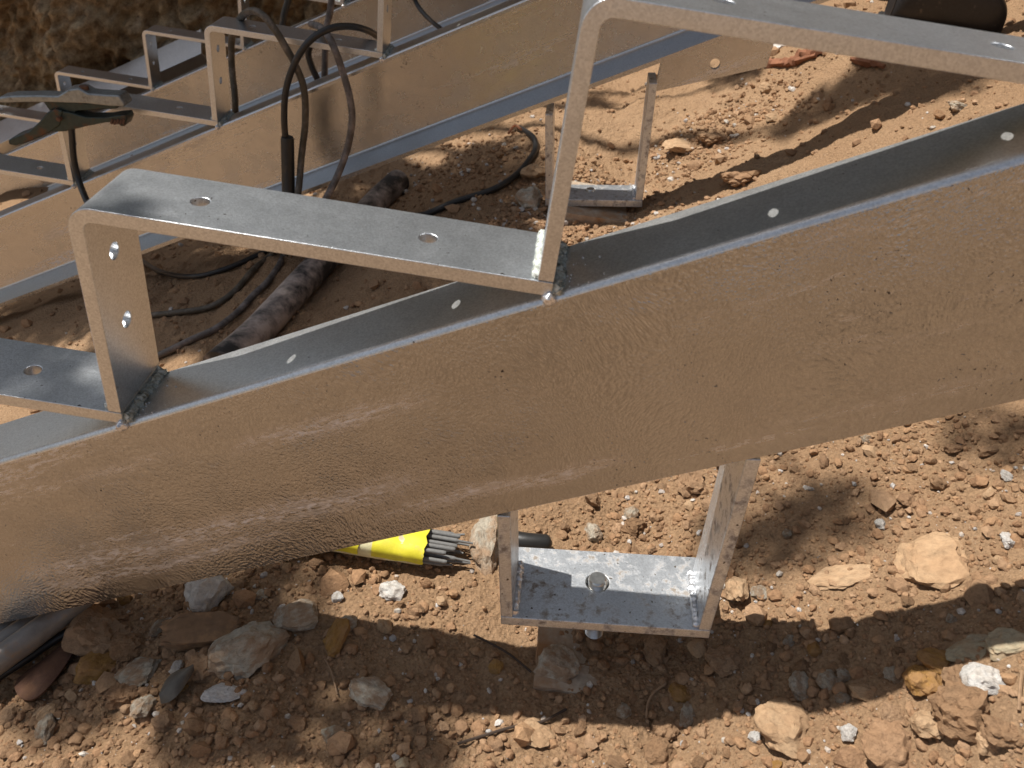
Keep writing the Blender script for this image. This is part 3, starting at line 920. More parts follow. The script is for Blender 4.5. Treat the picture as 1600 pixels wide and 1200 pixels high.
NEAR = (-.45, 1.15, -.32, .42)
MID = (-.7, 1.5, .38, 1.7)
scatter('soil_crumbs', MAT_CRUMB, 21000, NEAR, .0007, .0030, 1, 'loose orange-brown soil crumbs strewn over the ground round the near stringer', .55, 1.6)
scatter('soil_rubble', MAT_CRUMB, 3600, NEAR, .0026, .0070, 2, 'small brown soil lumps heaped round the near foot and lower right', 1.0, 2.6)
scatter('pale_grit', MAT_GRIT, 1500, NEAR, .0007, .0045, 1, 'scattered bits of pale grit on the brown soil', .7, 3.2)
scatter('far_crumbs', MAT_CRUMB, 9000, MID, .0014, .0075, 1, 'loose soil crumbs between the near and middle stringers', .9, 2.4)
scatter('far_grit', MAT_GRIT, 500, MID, .0020, .0080, 1, 'pale grit between the near and middle stringers', 1.0, 2.2)
scatter('outer_rubble', MAT_CRUMB, 2600, (-1.6, 2.4, -1.4, 2.4), .004, .018, 1, 'scattered clods on the open soil round the stairs', .2, 3)

# individually placed clods
nclod = 190
xs, ys = sample(nclod * 3, -.30, 1.05, -.24, .34, .9)
cnt = 0
for x, y in zip(xs, ys):
    if cnt >= nclod: break
    s = .0052 + .0065 * random.random() ** 2.2
    if any((x - a) ** 2 + (y - b) ** 2 < (r * .95 + s * .8) ** 2 for a, b, r in occupied): continue
    if .355 < x < .475 and -.02 < y < .12: continue
    kind = random.choices('ctogs', (11, 3, 2, 1.1, .3))[0]
    o = bpy.data.objects.new('clod' if kind == 'c' else 'stone', rock_for(kind, cnt, 3))
    COL.objects.link(o)
    o.scale = (s * random.uniform(.9, 1.3), s * random.uniform(.75, 1.1), s * random.uniform(.55, .95))
    o.rotation_euler = (random.uniform(-.5, .5), random.uniform(-.5, .5), random.uniform(0, 6.28))
    o.location = (x, y, H(x, y) + s * .22)
    reg = ('by the hoses and pale stones at lower left' if x < .22 else 'around the near foot' if x < .56 else 'in the rubble right of the near foot') if y < .12 else 'on the soil behind the near stringer'
    if kind == 'c': tag(o, 'small brown soil clod ' + reg, 'clod', 'small brown soil clods')
    elif kind in 'to': tag(o, 'small tan stone among clods ' + reg, 'stone', 'small tan and ochre stones')
    else: tag(o, 'small grey stone among clods ' + reg, 'stone', 'small grey stones')
    occupied.append((x, y, s)); cnt += 1

# ------------------------------------------------------------------ cables, hoses, pipe
def P3(lst): return [onY(px, py, y) for px, py, y in lst]
def Pg(lst, r): return [ground(px, py, r) for px, py in lst]

YF = .975  # just in front of the middle stringer
def cable(name, pts, r, mat, label, cat='cable', group=None, sub=8, seg=12):
    o = tube(name, catmull(pts, sub), r, mat, None, seg, .03)
    return tag(o, label, cat, group)

pts = P3([(597, 62, 1.13), (575, 48, 1.06), (545, 41, 1.0), (512, 46, .96), (482, 66, .95), (460, 100, .95), (447, 140, .95), (444, 180, .95), (446, 218, .95)])
c = cable('cable', pts, .0058, MAT_BLACK, 'thick black cable arching over the middle stringer bracket into a long sleeve', 'cable')
slv = tube('cable_sleeve', [onY(449, 214, .95), onY(449, 218, .95), onY(450, 260, .95), onY(451, 312, .93)], lambda t: .0118 if t > .01 else .0105, MAT_BLACK, c, 16)
slv.matrix_parent_inverse = Matrix.Identity(4)
cable('cable', P3([(451, 310, .93), (450, 340, .90)]) + Pg([(442, 376), (410, 395), (350, 421), (300, 432), (250, 424), (215, 402), (190, 380)], .006), .0056, MAT_BLACK, 'black cable sagging over shaded soil behind the near bracket, topmost of three')
cable('cable', P3([(368, 186, 1.10), (367, 150, 1.10), (362, 100, 1.11), (363, 55, 1.10), (376, 28, 1.05), (393, 17, 1.0), (411, 24, .975), (430, 47, .965), (447, 75, .965), (463, 105, .965), (475, 140, .965), (477, 190, .965), (471, 245, .96), (466, 300, .93), (455, 345, .88)]) +
      Pg([(428, 394), (395, 422), (371, 451), (346, 471), (320, 482), (281, 488), (236, 493), (205, 500)], .006), .0062, MAT_OLIVE, 'dusty olive cable looping over the middle bracket, then middle one of three on the soil')
cable('cable', P3([(486, 38, 1.10), (500, 42, 1.04), (513, 57, .985), (523, 77, .965), (533, 105, .965), (546, 150, .96), (550, 190, .96), (541, 238, .96), (520, 290, .93), (490, 340, .86)]) +
      Pg([(446, 396), (437, 413), (419, 439), (395, 462), (371, 488), (338, 513), (297, 532), (247, 556), (215, 566)], .006), .0062, MAT_GREYC, 'dusty grey cable hanging before the middle web, lowest of three behind the near bracket')
cable('cable', P3([(520, -30, 1.3), (518, 0, 1.3), (515, 22, 1.3), (510, 45, 1.3), (508, 80, 1.3), (507, 125, 1.3)]), .0068, MAT_GREYC, 'straight grey cable hanging upright behind the middle bracket')
cable('cable', P3([(505, 60, 1.08), (488, 68, 1.09), (482, 84, 1.10), (487, 104, 1.10), (497, 126, 1.10)]), .0060, MAT_BLACK, 'short black cable end curling down under the middle bracket')
cable('cable', P3([(640, -22, 1.35), (650, 4, 1.35), (661, 20, 1.33), (674, 33, 1.3), (690, 46, 1.25)]), .0046, MAT_BLACK, 'thin black cable crossing the far web at the top centre')
cable('cable', P3([(456, -25, 2.2), (450, 0, 2.2), (444, 22, 2.2), (441, 42, 2.2)]), .010, MAT_BLACK, 'dark cable hanging against the sunlit earth bank')
cable('cable', P3([(108, 178, .95), (112, 205, .95), (114, 235, .95), (117, 258, .95), (124, 285, .94), (136, 315, .9), (150, 345, .86)]), .0060, MAT_BLACK, 'black cable dropping from the earth clamp past the middle stringer')
cable('cable', Pg([(600, 352), (640, 341), (670, 333), (713, 315), (771, 296), (808, 272), (830, 246), (837, 230), (832, 214), (812, 200)], .007), .0066, MAT_BLACK, 'dark cable lying on the soil under the middle stringer, curling up at its end')
# bare copper at its end
tube('copper_strand', catmull(Pg([(814, 202), (806, 196), (800, 200), (795, 208)], .012)), .003, MAT_COPPER)
tag(bpy.data.objects['copper_strand'], 'bare copper strands at the curled end of the dark ground cable', 'wire')

# hoses at the lower left
def gp_(px, py, r): return ground(px, py, r)
HS = [((-60, 1072), (0, 1030), (42, 1000), (82, 970), (120, 940), (165, 900)), ((-60, 1045), (0, 1006), (32, 984), (62, 962), (110, 925)), ((-60, 1020), (0, 985), (25, 970), (60, 945))]
HL = ['thickest worn grey-black hose lying under the near web at lower left', 'second worn hose tucked behind the thickest one at lower left', 'bluish hose, innermost of the three at lower left']
for i, (pp, lb) in enumerate(zip(HS, HL)):
    r = (.0125, .0100, .008)[i]
    pts = [gp_(a, b, r * 1.6 + .018) for a, b in pp]
    cable('hose', pts, r, MAT_HOSE, lb, 'hose', 'hoses at the lower left', seg=18)
cable('cable', [gp_(a, b, .016) for a, b in ((-40, 1085), (0, 1056), (40, 1030), (80, 1003), (130, 972))], .0045, MAT_BLACK, 'thin black cable under the hoses at lower left')

P = catmull([ground(790, 838, .012), ground(815, 845, .013), ground(845, 848, .013), ground(862, 849, .011)], 6)
tag(tube('hose', P, lambda t: .0095 * (1 if t < .8 else max(.25, math.cos((t - .8) * 7))), MAT_BLACK, None, 16), 'short dark hose end lying just behind the left leg of the near foot', 'hose')

# rusty curved sheet scrap beside the hoses
def scrap():
    outl = [(96, 1010), (128, 985), (122, 1010), (100, 1045), (75, 1078), (52, 1098), (32, 1094), (20, 1072), (40, 1052), (70, 1032)]
    P = [ground(a, b, .010) for a, b in outl]
    c = sum(P, Vector()) / len(P)
    V = []
    for p in P + [c]: V.append(p + Vector((0, 0, .006 if p is c else 0)))
    n = len(P)
    F = [(i, (i + 1) % n, n) for i in range(n)]
    me = mesh_py('scrap', V, F)
    me = bake(me, [('SUBSURF', dict(levels=3)), ('SOLIDIFY', dict(thickness=.0018))])
    smooth_mesh(me, 50)
    tag(link('metal_scrap', me, MAT_RUST), 'rusty curved sheet metal piece beside the hoses at lower left', 'scrap metal')
scrap()

# black pipe
pa = ground(402, 520, .028); pb = ground(590, 310, .028)
d = (pb - pa).normalized()
pp = [pa - d * .12, pa, pa.lerp(pb, .35), pa.lerp(pb, .7), pb, pb + d * .12]
for p in pp: p.z = height(np.array([p.x]), np.array([p.y]), False)[0] + .029
V, F = tube_data(catmull(pp, 6), .0265, 28, .01)
me = mesh_py('pipe', V, F); smooth_mesh(me, 60)
tag(link('pipe', me, MAT_PIPE), 'scuffed black pipe with pinkish dust lying diagonally under the middle stringer', 'pipe')

# ------------------------------------------------------------------ welding rods in their packet
pc = ground(640, 862, .018)
rd = (onZ(742, 858, pc.z) - onZ(668, 846, pc.z)); rd.z = 0; rd = rd.normalized()      # rods point this way
sd = Vector((-rd.y, rd.x, 0))
sc_ = (pc - CPOS).dot(CF) / FPX
end = onZ(665, 852, pc.z)                                                              # mouth of the packet
pk = empty('electrode_packet', end)
tag(pk, 'torn yellow and cream paper packet of welding rods under the near web', 'packet')
wid, hh, ln = .045, .026, .17
def wrap(a0, a1, out, u0, u1, nm, mat, edge=0.0):
    nU, nA = 22, 28; V = []
    for i in range(nU + 1):
        for k in range(nA + 1):
            t = k / nA; a = a0 + (a1 - a0) * t
            # rounded-box cross-section
            ca, sa = math.cos(a), math.sin(a); e = 3.2
            rr = 1 / (abs(ca) ** e + abs(sa) ** e) ** (1 / e)
            y = ca * rr * (wid / 2 + out); z = sa * rr * (hh / 2 + out)
            tear = edge * (mnoise.noise(Vector((t * 9, u1 * 10, 3))) + .4 * mnoise.noise(Vector((t * 30, 2, 3))))
            u = u0 + (u1 + tear - u0) * i / nU
            z += .0016 * mnoise.noise(Vector((u * 60, t * 7, out * 999)))
            V.append(end + rd * u + sd * y + Vector((0, 0, z)))
    F = [(i * (nA + 1) + k, i * (nA + 1) + k + 1, (i + 1) * (nA + 1) + k + 1, (i + 1) * (nA + 1) + k) for i in range(nU) for k in range(nA)]
    me = bake(mesh_py(nm, V, F), [('SOLIDIFY', dict(thickness=.0007))]); smooth_mesh(me, 50)
    return link(nm, me, mat, pk)
wrap(-.9, 5.2, 0, -ln, -.002, 'cream_wrapper', MAT_CREAM, .006)
wrap(-.15, 3.3, .0014, -.052, .001, 'yellow_wrapper', MAT_YEL, .003)
wrap(.0, 3.3, .0014, -ln, -.066, 'yellow_wrapper', MAT_YEL, .002)
rodpos = []
for row, n in ((-1, 6), (0, 6), (1, 5)):
    for i in range(n): rodpos.append(((i - (n - 1) / 2) * .0066 + row * .001, row * .0064))
SOLE = 'dark grey welding rod sticking out of the yellow packet'
for i, (yy, zz) in enumerate(rodpos):
    ext = random.uniform(.030, .052)
    a = end + sd * yy + Vector((0, 0, zz)) - rd * .12
    jig = sd * random.uniform(-.0025, .0025) + Vector((0, 0, random.uniform(-.001, .002)))
    b = end + sd * yy + Vector((0, 0, zz)) + rd * ext * .62 + jig
    c2 = end + sd * yy + Vector((0, 0, zz)) + rd * ext * 1.0 + jig * 1.6
    long_ = random.random() > .3
    P = [a, a.lerp(b, .5), b, b + rd * .002] + ([b + rd * .004, c2] if long_ else [b + rd * .003])
    rads = [.0025, .0025, .0025, .0022] + ([.0013, .0012] if long_ else [.0017])
    Vv, Ff = tube_data(P, lambda t, rads=rads: rads[int(round(t * (len(rads) - 1)))], 12)
    me = mesh_py('welding_rod', Vv, Ff); smooth_mesh(me, 50)
    tag(link('welding_rod', me, MAT_ROD), 'one of the dark grey welding rods whose ends stick out of the yellow packet', 'welding rod', 'welding rods in the packet')

# ------------------------------------------------------------------ earth clamp on the middle stringer's bracket
def clamp():
    yc = .955
    root = empty('earth_clamp', onY(100, 178, yc))
    tag(root, 'rusty dark green welding clamp gripping the left bracket of the middle stringer', 'clamp')
    def plate(nm, outl, y0, y1, mat, bev=.0015):
        pts = [onY(a, b, yc) for a, b in outl]
        me = extrude_xz(nm, [(p.x, p.z) for p in pts], y0, y1, bev)
        return link(nm, me, mat, root)
    plate('upper_handle', [(1, 150), (20, 147), (60, 146), (95, 147), (112, 137), (128, 135), (142, 143), (170, 145), (190, 146), (200, 160), (198, 164), (175, 163), (140, 159), (110, 158), (80, 157), (40, 157), (6, 158)], yc - .012, yc + .020, MAT_WORN, .003)
    plate('upper_jaw', [(70, 157), (110, 158), (160, 161), (186, 163), (185, 168), (150, 170), (122, 172), (112, 182), (92, 184), (80, 172)], yc - .006, yc + .018, MAT_CLAMP, .002)
    plate('lower_handle', [(20, 222), (19, 215), (26, 211), (50, 202), (66, 188), (80, 172), (92, 166), (104, 170), (100, 192), (80, 205), (56, 216), (30, 224)], yc - .014, yc + .022, MAT_CLAMP, .003)
    plate('lower_jaw', [(84, 168), (112, 172), (140, 180), (170, 180), (186, 177), (200, 176), (203, 184), (199, 194), (193, 194), (188, 188), (170, 188), (140, 194), (108, 202), (88, 203), (78, 192)], yc - .012, yc + .018, MAT_CLAMP, .002)
    bm = bmesh.new()
    for k in range(5):
        p = onY(180 + k * 4.6, 186 + (k % 2), yc)
        box_bm(bm, (p.x, yc, p.z), (.0035, .028, .010), Matrix.Rotation(.4, 3, 'Y'))
    tm = bpy.data.meshes.new('jaw_teeth'); bm.to_mesh(tm); bm.free()
    link('jaw_teeth', tm, MAT_RUST, root)
    p = onY(100, 181, yc)
    bm = bmesh.new(); bmesh.ops.create_cone(bm, cap_ends=True, segments=20, radius1=.005, radius2=.004, depth=.046, matrix=Matrix.Translation((p.x, yc + .003, p.z)) @ Matrix.Rotation(math.pi / 2, 4, 'X'))
    pm = bpy.data.meshes.new('pivot_pin'); bm.to_mesh(pm); bm.free(); smooth_mesh(pm, 40); link('pivot_pin', pm, MAT_RUST, root)
    p = onY(132, 141, yc)
    bm = bmesh.new(); bmesh.ops.create_cone(bm, cap_ends=True, segments=6, radius1=.0085, radius2=.0075, depth=.010, matrix=Matrix.Translation((p.x, yc, p.z + .003)))
    nm = bpy.data.meshes.new('terminal_bolt'); bm.to_mesh(nm); bm.free(); link('terminal_bolt', nm, MAT_RUST, root)
    # coil spring round the pivot
    p = onY(100, 178, yc)
    P = [Vector((p.x + .008 * math.cos(t), yc - .010 + t * .0009, p.z + .008 * math.sin(t))) for t in np.linspace(0, 26, 150)]
    tube('spring', P, .0010, MAT_RUST, root, 6)
clamp()

# ------------------------------------------------------------------ bits on the ground
def wood_chunk():
    p = ground(315, 990, .008)
    root = bpy.data.meshes.new('wood_chunk')
    bm = bmesh.new(); box_bm(bm, (0, 0, 0), (1, 1, 1)); bmesh.ops.subdivide_edges(bm, edges=bm.edges, cuts=14, use_grid_fill=True)
    L, Wd, Hh = .066, .030, .017
    for v in bm.verts:
        x, y, z = v.co
        g = abs(mnoise.noise(Vector((x * 1.2, y * 14, z * 14)))) * .16
        tip = 1 - .35 * max(0, abs(x) - .3) / .2 * (1 + .8 * mnoise.noise(Vector((y * 7, z * 7, x * 2))))
        v.co = Vector((x * L, y * Wd * (1 - g) * tip, z * Hh * (1 - g) * tip)) + Vector((.006 * mnoise.noise(Vector((y * 6, z * 6, 1))) * (abs(x) > .45), 0, 0))
    bm.to_mesh(root); bm.free(); smooth_mesh(root, 30)
    o = link('wood_chunk', root, MAT_WOOD); o.location = (p.x, p.y, p.z + .004); o.rotation_euler = (.2, -.05, math.radians(14))
    tag(o, 'splintered brown chunk of weathered wood between two pale stones at lower left', 'wood')
wood_chunk()

def shard():
    P = [ground(250, 1092, .010), ground(272, 1070, .014), ground(303, 1044, .016)]
    V = []
    for i, p in enumerate(catmull(P, 6)):
        t = i / 12; w = .011 * math.sin(math.pi * min(1, t * .85 + .12)) + .001
        for k in range(7):
            a = (k / 6 - .5) * 2
            V.append(p + Vector((.55, -.85, 0)).normalized() * a * w + Vector((0, 0, .006 * (1 - a * a))))
    F = [(i * 7 + k, i * 7 + k + 1, (i + 1) * 7 + k + 1, (i + 1) * 7 + k) for i in range(12) for k in range(6)]
    me = bake(mesh_py('shard', V, F), [('SOLIDIFY', dict(thickness=.0014))]); smooth_mesh(me, 40)
    tag(link('shard', me, mat_simple('dark_shard', (.09, .08, .065), .5, 0, .3)), 'curved dark grey pointed shard lying among the stones at lower left', 'shard')
shard()

TW = [((( 740, 992), (772, 1008), (800, 1025), (830, 1050)), .0011, MAT_TWIG, 'thin black curved twig on bare soil left of the concrete pad'),
      (((715, 1162), (760, 1148), (800, 1136), (845, 1128), (885, 1108)), .0013, MAT_TWIG, 'longer dark twig lying at the bottom centre shadow edge'),
      (((1040, 1068), (1022, 1082), (1012, 1100), (1010, 1122)), .0012, MAT_TWIG2, 'curved pale rootlet in shadow below the near foot'),
      (((115, 985), (128, 973), (160, 968), (195, 966)), .0009, MAT_TWIG2, 'thin pale wire-like root above the big dark clod'),
      (((508, 1030), (518, 1050), (527, 1085)), .0008, MAT_TWIG2, 'short brown grass stem left of the blue-grey stone'),
      (((1592, 1110), (1594, 1075), (1597, 1050)), .0013, MAT_TWIG2, 'upright brown stalk beside the white jagged rock at right edge')]
for pts, r, mt, lb in TW:
    cable('twig', Pg(pts, .004), r, mt, lb, 'twig', seg=6, sub=5)

# bark debris near the gusset plate
for i, (pts, w, lb) in enumerate([(((1148, 112), (1190, 100), (1235, 96), (1275, 86)), .010, 'strip of reddish bark lying right of the gusset plate'),
                                  (((1228, 100), (1252, 88), (1288, 78)), .013, 'broken reddish bark piece above the sunlit gravel'),
                                  (((1330, 92), (1355, 96), (1382, 104)), .009, 'small cracked bark flake under the upper near bracket')]):
    P = catmull(Pg(pts, .010), 6)
    V, F = tube_data(P, lambda t, w=w: w * (.35 + .65 * math.sin(math.pi * min(.97, t + .05))), 9, .9)
    c0 = sum(V, Vector()) / len(V)
    me = mesh_py('bark', V, F); smooth_mesh(me, 25)
    tag(link('bark', me, MAT_BARK), lb, 'bark')

# ------------------------------------------------------------------ person: only one boot shows
def person():
    bx, by = 1.045, 1.40
    root = empty('person', (bx, by, .105))
    tag(root, 'person in navy trousers and black boots standing beyond the near stringer', 'person')
    pv = Vector((bx + .02, by + .11, .97))
    J = [pv,
         Vector((bx + .0, by + .02, .93)), Vector((bx + .05, by + .0, .60)), Vector((bx - .03, by, .20)),
         Vector((bx + .02, by + .22, .93)), Vector((bx + .10, by + .25, .60)), Vector((bx + .02, by + .27, .22)),
         pv + Vector((.0, 0, .18)), pv + Vector((.02, 0, .38)), pv + Vector((.03, 0, .50)), pv + Vector((.05, 0, .60)), pv + Vector((.07, 0, .72)),
         pv + Vector((.02, -.19, .43)), pv + Vector((.0, -.25, .16)), pv + Vector((.12, -.22, -.05)),
         pv + Vector((.02, .19, .43)), pv + Vector((.0, .25, .16)), pv + Vector((.12, .22, -.05))]
    E = [(0, 1), (1, 2), (2, 3), (0, 4), (4, 5), (5, 6), (0, 7), (7, 8), (8, 9), (9, 10), (10, 11), (8, 12), (12, 13), (13, 14), (8, 15), (15, 16), (16, 17)]
    rad = [.13, .085, .062, .05, .085, .062, .05, .13, .13, .055, .075, .07, .055, .042, .03, .055, .042, .03]
    # hands: five fingers each
    for s, wr in ((-1, 14), (1, 17)):
        w = J[wr]; palm = w + Vector((.06, 0, -.06)); J.append(palm); E.append((wr, len(J) - 1)); rad.append(.028); pi_ = len(J) - 1
        for f in range(5):
            lat = (f - 2) * .017
            a = palm + Vector((.035, lat, -.035)) if f else palm + Vector((.0, -s * .03, -.03))
            b = a + Vector((.012, lat * .2, -.035 - (.006 if f == 2 else 0)))
            J += [a, b]; E += [(pi_, len(J) - 2), (len(J) - 2, len(J) - 1)]; rad += [.009, .0075]
    me = bpy.data.meshes.new('body'); me.from_pydata([tuple(j) for j in J], E, [])
    o = bpy.data.objects.new('tmp', me); COL.objects.link(o)
    o.modifiers.new('s', 'SKIN'); o.modifiers.new('u', 'SUBSURF').levels = 1
    for i, r in enumerate(rad): me.skin_vertices[0].data[i].radius = (r, r)
    me.skin_vertices[0].data[0].use_root = True
    dg = bpy.context.evaluated_depsgraph_get(); dg.update()
    bo = bpy.data.meshes.new_from_object(o.evaluated_get(dg)); bpy.data.objects.remove(o)
    bo.materials.clear(); bo.materials.append(MAT_CLOTH); bo.materials.append(MAT_SKIN)
    for p in bo.polygons:
        c = p.center; p.material_index = 1 if (c.z > pv.z + .5 or (c.x > bx + .105 and c.z < pv.z + .02 and c.z > pv.z - .3 and abs(c.y - pv.y) > .17)) else 0
    smooth_mesh(bo, 180); b = link('body', bo, None, root)
    # hair cap
    bm = bmesh.new(); bmesh.ops.create_uvsphere(bm, u_segments=20, v_segments=12, radius=.092, matrix=Matrix.Translation(pv + Vector((.05, 0, .72))))
    hm = bpy.data.meshes.new('hair'); bm.to_mesh(hm); bm.free(); smooth_mesh(hm, 180); link('hair', hm, MAT_TWIG, root)
    for (fx, fy, fz) in ((bx - .03, by, .105), (bx + .02, by + .27, H(bx + .02, by + .27) + .005)):
        # loft a boot along x: heel at -x, toe at +x
        secs = [(-.085, .022, .060), (-.078, .036, .10), (-.04, .044, .145), (.0, .046, .15), (.035, .046, .13), (.065, .048, .11), (.09, .050, .095), (.115, .048, .08), (.132, .038, .06), (.140, .02, .035)]
        V = []; n = 18
        for x, w, h in secs:
            for k in range(n):
                a = 2 * math.pi * k / n
                ca, sa = math.cos(a), math.sin(a)
                z = h * .5 + h * .5 * (abs(sa) ** .6) * (1 if sa > 0 else -1)
                V.append((fx + x, fy + w * (abs(ca) ** .7) * (1 if ca > 0 else -1), fz + max(z, .0)))
        F = [(i * n + k, i * n + (k + 1) % n, (i + 1) * n + (k + 1) % n, (i + 1) * n + k) for i in range(len(secs) - 1) for k in range(n)]
        F += [tuple(range(n)), tuple(range(len(secs) * n - 1, (len(secs) - 1) * n - 1, -1))]
        bmm = bake(mesh_py('boot', V, F), [('SUBSURF', dict(levels=2))]); smooth_mesh(bmm, 180)
        bt = link('boot', bmm, MAT_BOOT, root)
        # sole and shaft
        so = extrude_xz('sole', [(fx - .09, fz - .012), (fx + .135, fz - .012), (fx + .143, fz + .006), (fx - .09, fz + .008)], fy - .046, fy + .046, .006)
        s_o = link('sole', so, MAT_BLACK, bt)
        V, F = tube_data([Vector((fx - .02, fy, fz + .09)), Vector((fx - .02, fy, fz + .16)), Vector((fx - .015, fy, fz + .22)), Vector((fx, fy, fz + .34))], lambda t: .052 + .016 * t, 20, .06)
        tm = mesh_py('trouser_leg', V, F); smooth_mesh(tm, 50); link('trouser_leg', tm, MAT_CLOTH, root)
person()

# ------------------------------------------------------------------ trees round the site (shade and reflections)
def leaf_mesh(name, clusters, nper, size, seed):
    r = np.random.default_rng(seed)
    V, F = [], []
    base = 0
    for (cx, cy, cz, rx, rz, dn) in clusters:
        n = int(nper * dn)
        p = r.normal(size=(n, 3)); p /= np.linalg.norm(p, axis=1)[:, None]
        p *= (r.uniform(0, 1, n) ** .45)[:, None]
        p *= np.array([rx, rx, rz]); p += np.array([cx, cy, cz])
        a = r.normal(size=(n, 3)); a[:, 2] *= .6; a /= np.linalg.norm(a, axis=1)[:, None]
        b = np.cross(a, r.normal(size=(n, 3))); b /= np.linalg.norm(b, axis=1)[:, None]
        s = size * r.uniform(.6, 1.3, n)[:, None]
        q = np.stack([p - a * s, p + b * s * .42, p + a * s, p - b * s * .42], 1).reshape(-1, 3)
        V.append(q); F.append(np.arange(base, base + 4 * n).reshape(-1, 4)); base += 4 * n
    V = np.concatenate(V); F = np.concatenate(F)
    me = bpy.data.meshes.new(name)
    me.vertices.add(len(V)); me.vertices.foreach_set('co', V.ravel())
    me.loops.add(F.size); me.loops.foreach_set('vertex_index', F.ravel().astype(np.int32))
    me.polygons.add(len(F)); me.polygons.foreach_set('loop_start', np.arange(0, F.size, 4, dtype=np.int32))
    me.update(calc_edges=True); me.materials.append(MAT_LEAF)
    return me

rr = random.Random(5)
CROWN = []
for v in range(2):
    cl = []
    for i in range(34):
        a = rr.uniform(0, 6.28); q_ = rr.uniform(.2, 2.2); z = rr.uniform(1.2, 6.8)
        sh = 1 - abs(z - 3.6) / 5
        cl.append((math.cos(a) * q_ * sh, math.sin(a) * q_ * sh, z, rr.uniform(.5, .95), rr.uniform(.35, .7), 1))
    CROWN.append(leaf_mesh('crown', cl, 330, .085, v + 3))
def trunk_mesh(name, P, r0, r1):
    V, F = tube_data(catmull(P, 6), lambda t: r0 + (r1 - r0) * t, 12, .12)
    me = mesh_py(name, V, F); smooth_mesh(me, 60); me.materials.append(MAT_TRUNK); return me
TRUNK = trunk_mesh('trunk', [Vector((0, 0, -.5)), Vector((.05, 0, 1)), Vector((-.05, .1, 3)), Vector((.05, 0, 6))], .16, .04)
trees = [(-3.6, 7.2), (-.9, 7.0), (1.6, 6.6), (4.2, 7.2), (6.6, 5.2), (2.9, 9.6), (.2, 10.0), (-2.6, 10.5), (7.6, 1.5), (-6.2, 8.4), (6.2, -4.5)]
where = ['straight beyond the bank', 'above the bank', 'above the bank right of centre', 'at the right above the bank', 'on the uphill side', 'in the second row right', 'in the second row centre', 'in the second row left', 'uphill to the right', 'at the far left of the row', 'behind the camera uphill']
for i, (tx, ty) in enumerate(trees):
    z = H(tx, ty)
    r = empty('tree', (tx, ty, z))
    tag(r, 'leafy dark green tree ' + where[i] + ' over the stair works', 'tree', 'trees round the site')
    s = rr.uniform(.95, 1.25)
    r.scale = (s * 1.15, s * 1.15, s)
    r.rotation_euler = (0, 0, rr.uniform(0, 6))
    for nm, mm in (('trunk', TRUNK), ('crown', CROWN[i % 2])):
        c = bpy.data.objects.new(nm, mm); COL.objects.link(c); c.parent = r

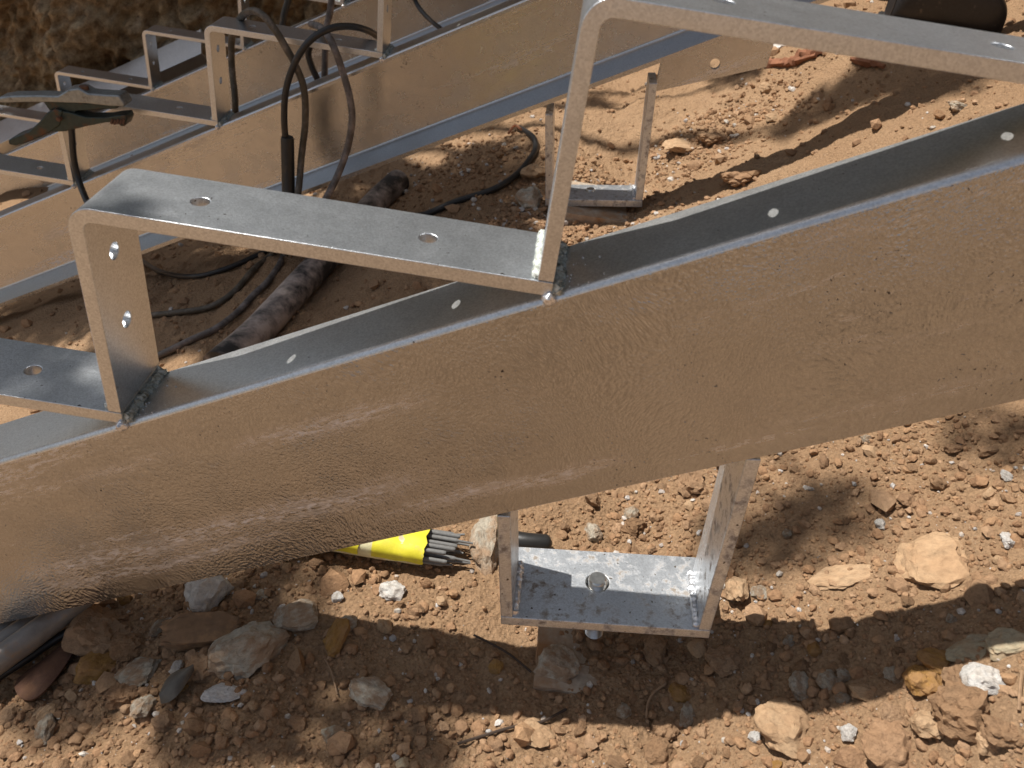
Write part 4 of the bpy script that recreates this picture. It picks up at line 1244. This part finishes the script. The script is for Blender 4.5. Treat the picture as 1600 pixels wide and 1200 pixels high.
# the tree that overhangs the work and dapples it: leaf sprays up-sun of the shaded spots
CHAN = [(25, 215, .13), (90, 180, .12), (180, 125, .13), (250, 95, .13), (320, 65, .10)]   # sprays that keep the leaning channel in shade
SHADE_BACK = [(.75, -.66, .13), (.45, -1.25, .25), (1.2, -.9, .25), (-.3, -1.7, .35), (.28, -.62, .06)]   # x, y, radius; near-side sprays added to mottle what the web mirrors
SHADE = [(60, 340, 2.7, .22, .9), (160, 420, 2.7, .2, .9), (20, 500, 2.5, .2, .7), (450, 540, 2.4, .16, .8), (620, 430, 2.6, .16, .7), (560, 360, 2.7, .18, .8), (700, 380, 2.6, .14, .6), (780, 300, 2.8, .12, .6), (240, 520, 2.4, .16, .8), (150, 460, 2.5, .2, .9),
  # px, py on the ground, distance up the sun ray, radius, density
 (330, 470, 2.6, .20, .9), (250, 420, 2.8, .20, .9), (420, 470, 2.4, .16, .7), (600, 330, 2.7, .18, .8), (740, 270, 2.9, .16, .8), (520, 420, 2.5, .15, .7),
 (1240, 830, 2.6, .055, .28), (1160, 860, 2.6, .05, .4), (1310, 800, 2.7, .05, .25),
 (620, 1140, 2.2, .055, .4), (470, 1110, 2.2, .05, .6), (330, 1110, 2.3, .055, .55), (160, 1040, 2.3, .08, .8), (350, 960, 2.3, .10, .8),
 (1150, 120, 2.7, .07, .6), (1300, 160, 2.8, .09, .8), (1240, 200, 2.8, .05, .5), (1400, 115, 2.7, .11, .85), (1500, 110, 2.6, .10, .7), (930, 160, 2.9, .05, .5), (1090, 110, 2.8, .04, .5),
 (1560, 680, 2.6, .05, .28),
 (360, 50, 2.2, .16, .9), (470, 60, 2.2, .10, .7), (100, 190, 2.2, .10, .5), (60, 40, 2.6, .3, .8), (200, 30, 2.6, .3, .8), (130, 100, 2.4, .3, .8)]
cl = []; SP = []
for px, py, dd, r_, dn in SHADE:
    g = ground(px, py) if py > 200 or px > 800 else onY(px, py, 1.02 if px in (360, 470, 100) else 2.1)
    p = g - SUN * dd * 1.15
    cl.append((p.x, p.y, p.z, r_ * 1.1, r_ * .8, dn * (r_ / .12) ** 2)); SP.append(p)
for px, py, r_ in CHAN:
    p = onY(px, py, 2.22) - SUN * 2.2
    cl.append((p.x, p.y, p.z, r_, r_, 1.3 * (r_ / .12) ** 2))
for x, y, r_ in SHADE_BACK:
    p = Vector((x, y, H(x, y))) - SUN * 2.7
    cl.append((p.x, p.y, p.z, r_, r_ * .7, .8 * (r_ / .12) ** 2))
tr = empty('tree', (-2.4, 2.9, H(-2.4, 2.9)))
tag(tr, 'tree whose thin leafy branches hang over the stringers and dapple the soil', 'tree')
top = Vector((-1.9, 1.9, 2.6))
link('trunk', trunk_mesh('trunk', [Vector((-2.4, 2.9, H(-2.4, 2.9) - .3)), Vector((-2.35, 2.7, 1.2)), Vector((-2.1, 2.3, 2.0)), top], .11, .05), MAT_TRUNK, tr)
for k, p in enumerate(SP):
    if k % 2: continue
    mid = top.lerp(p, .55) + Vector((0, 0, .18))
    link('branch', trunk_mesh('branch', [top, mid, p], .022, .004), MAT_TRUNK, tr)
lm = leaf_mesh('leaves', cl, 1000, .020, 9)
lo = link('leaves', lm, MAT_LEAF, tr); lo['kind'] = 'stuff'
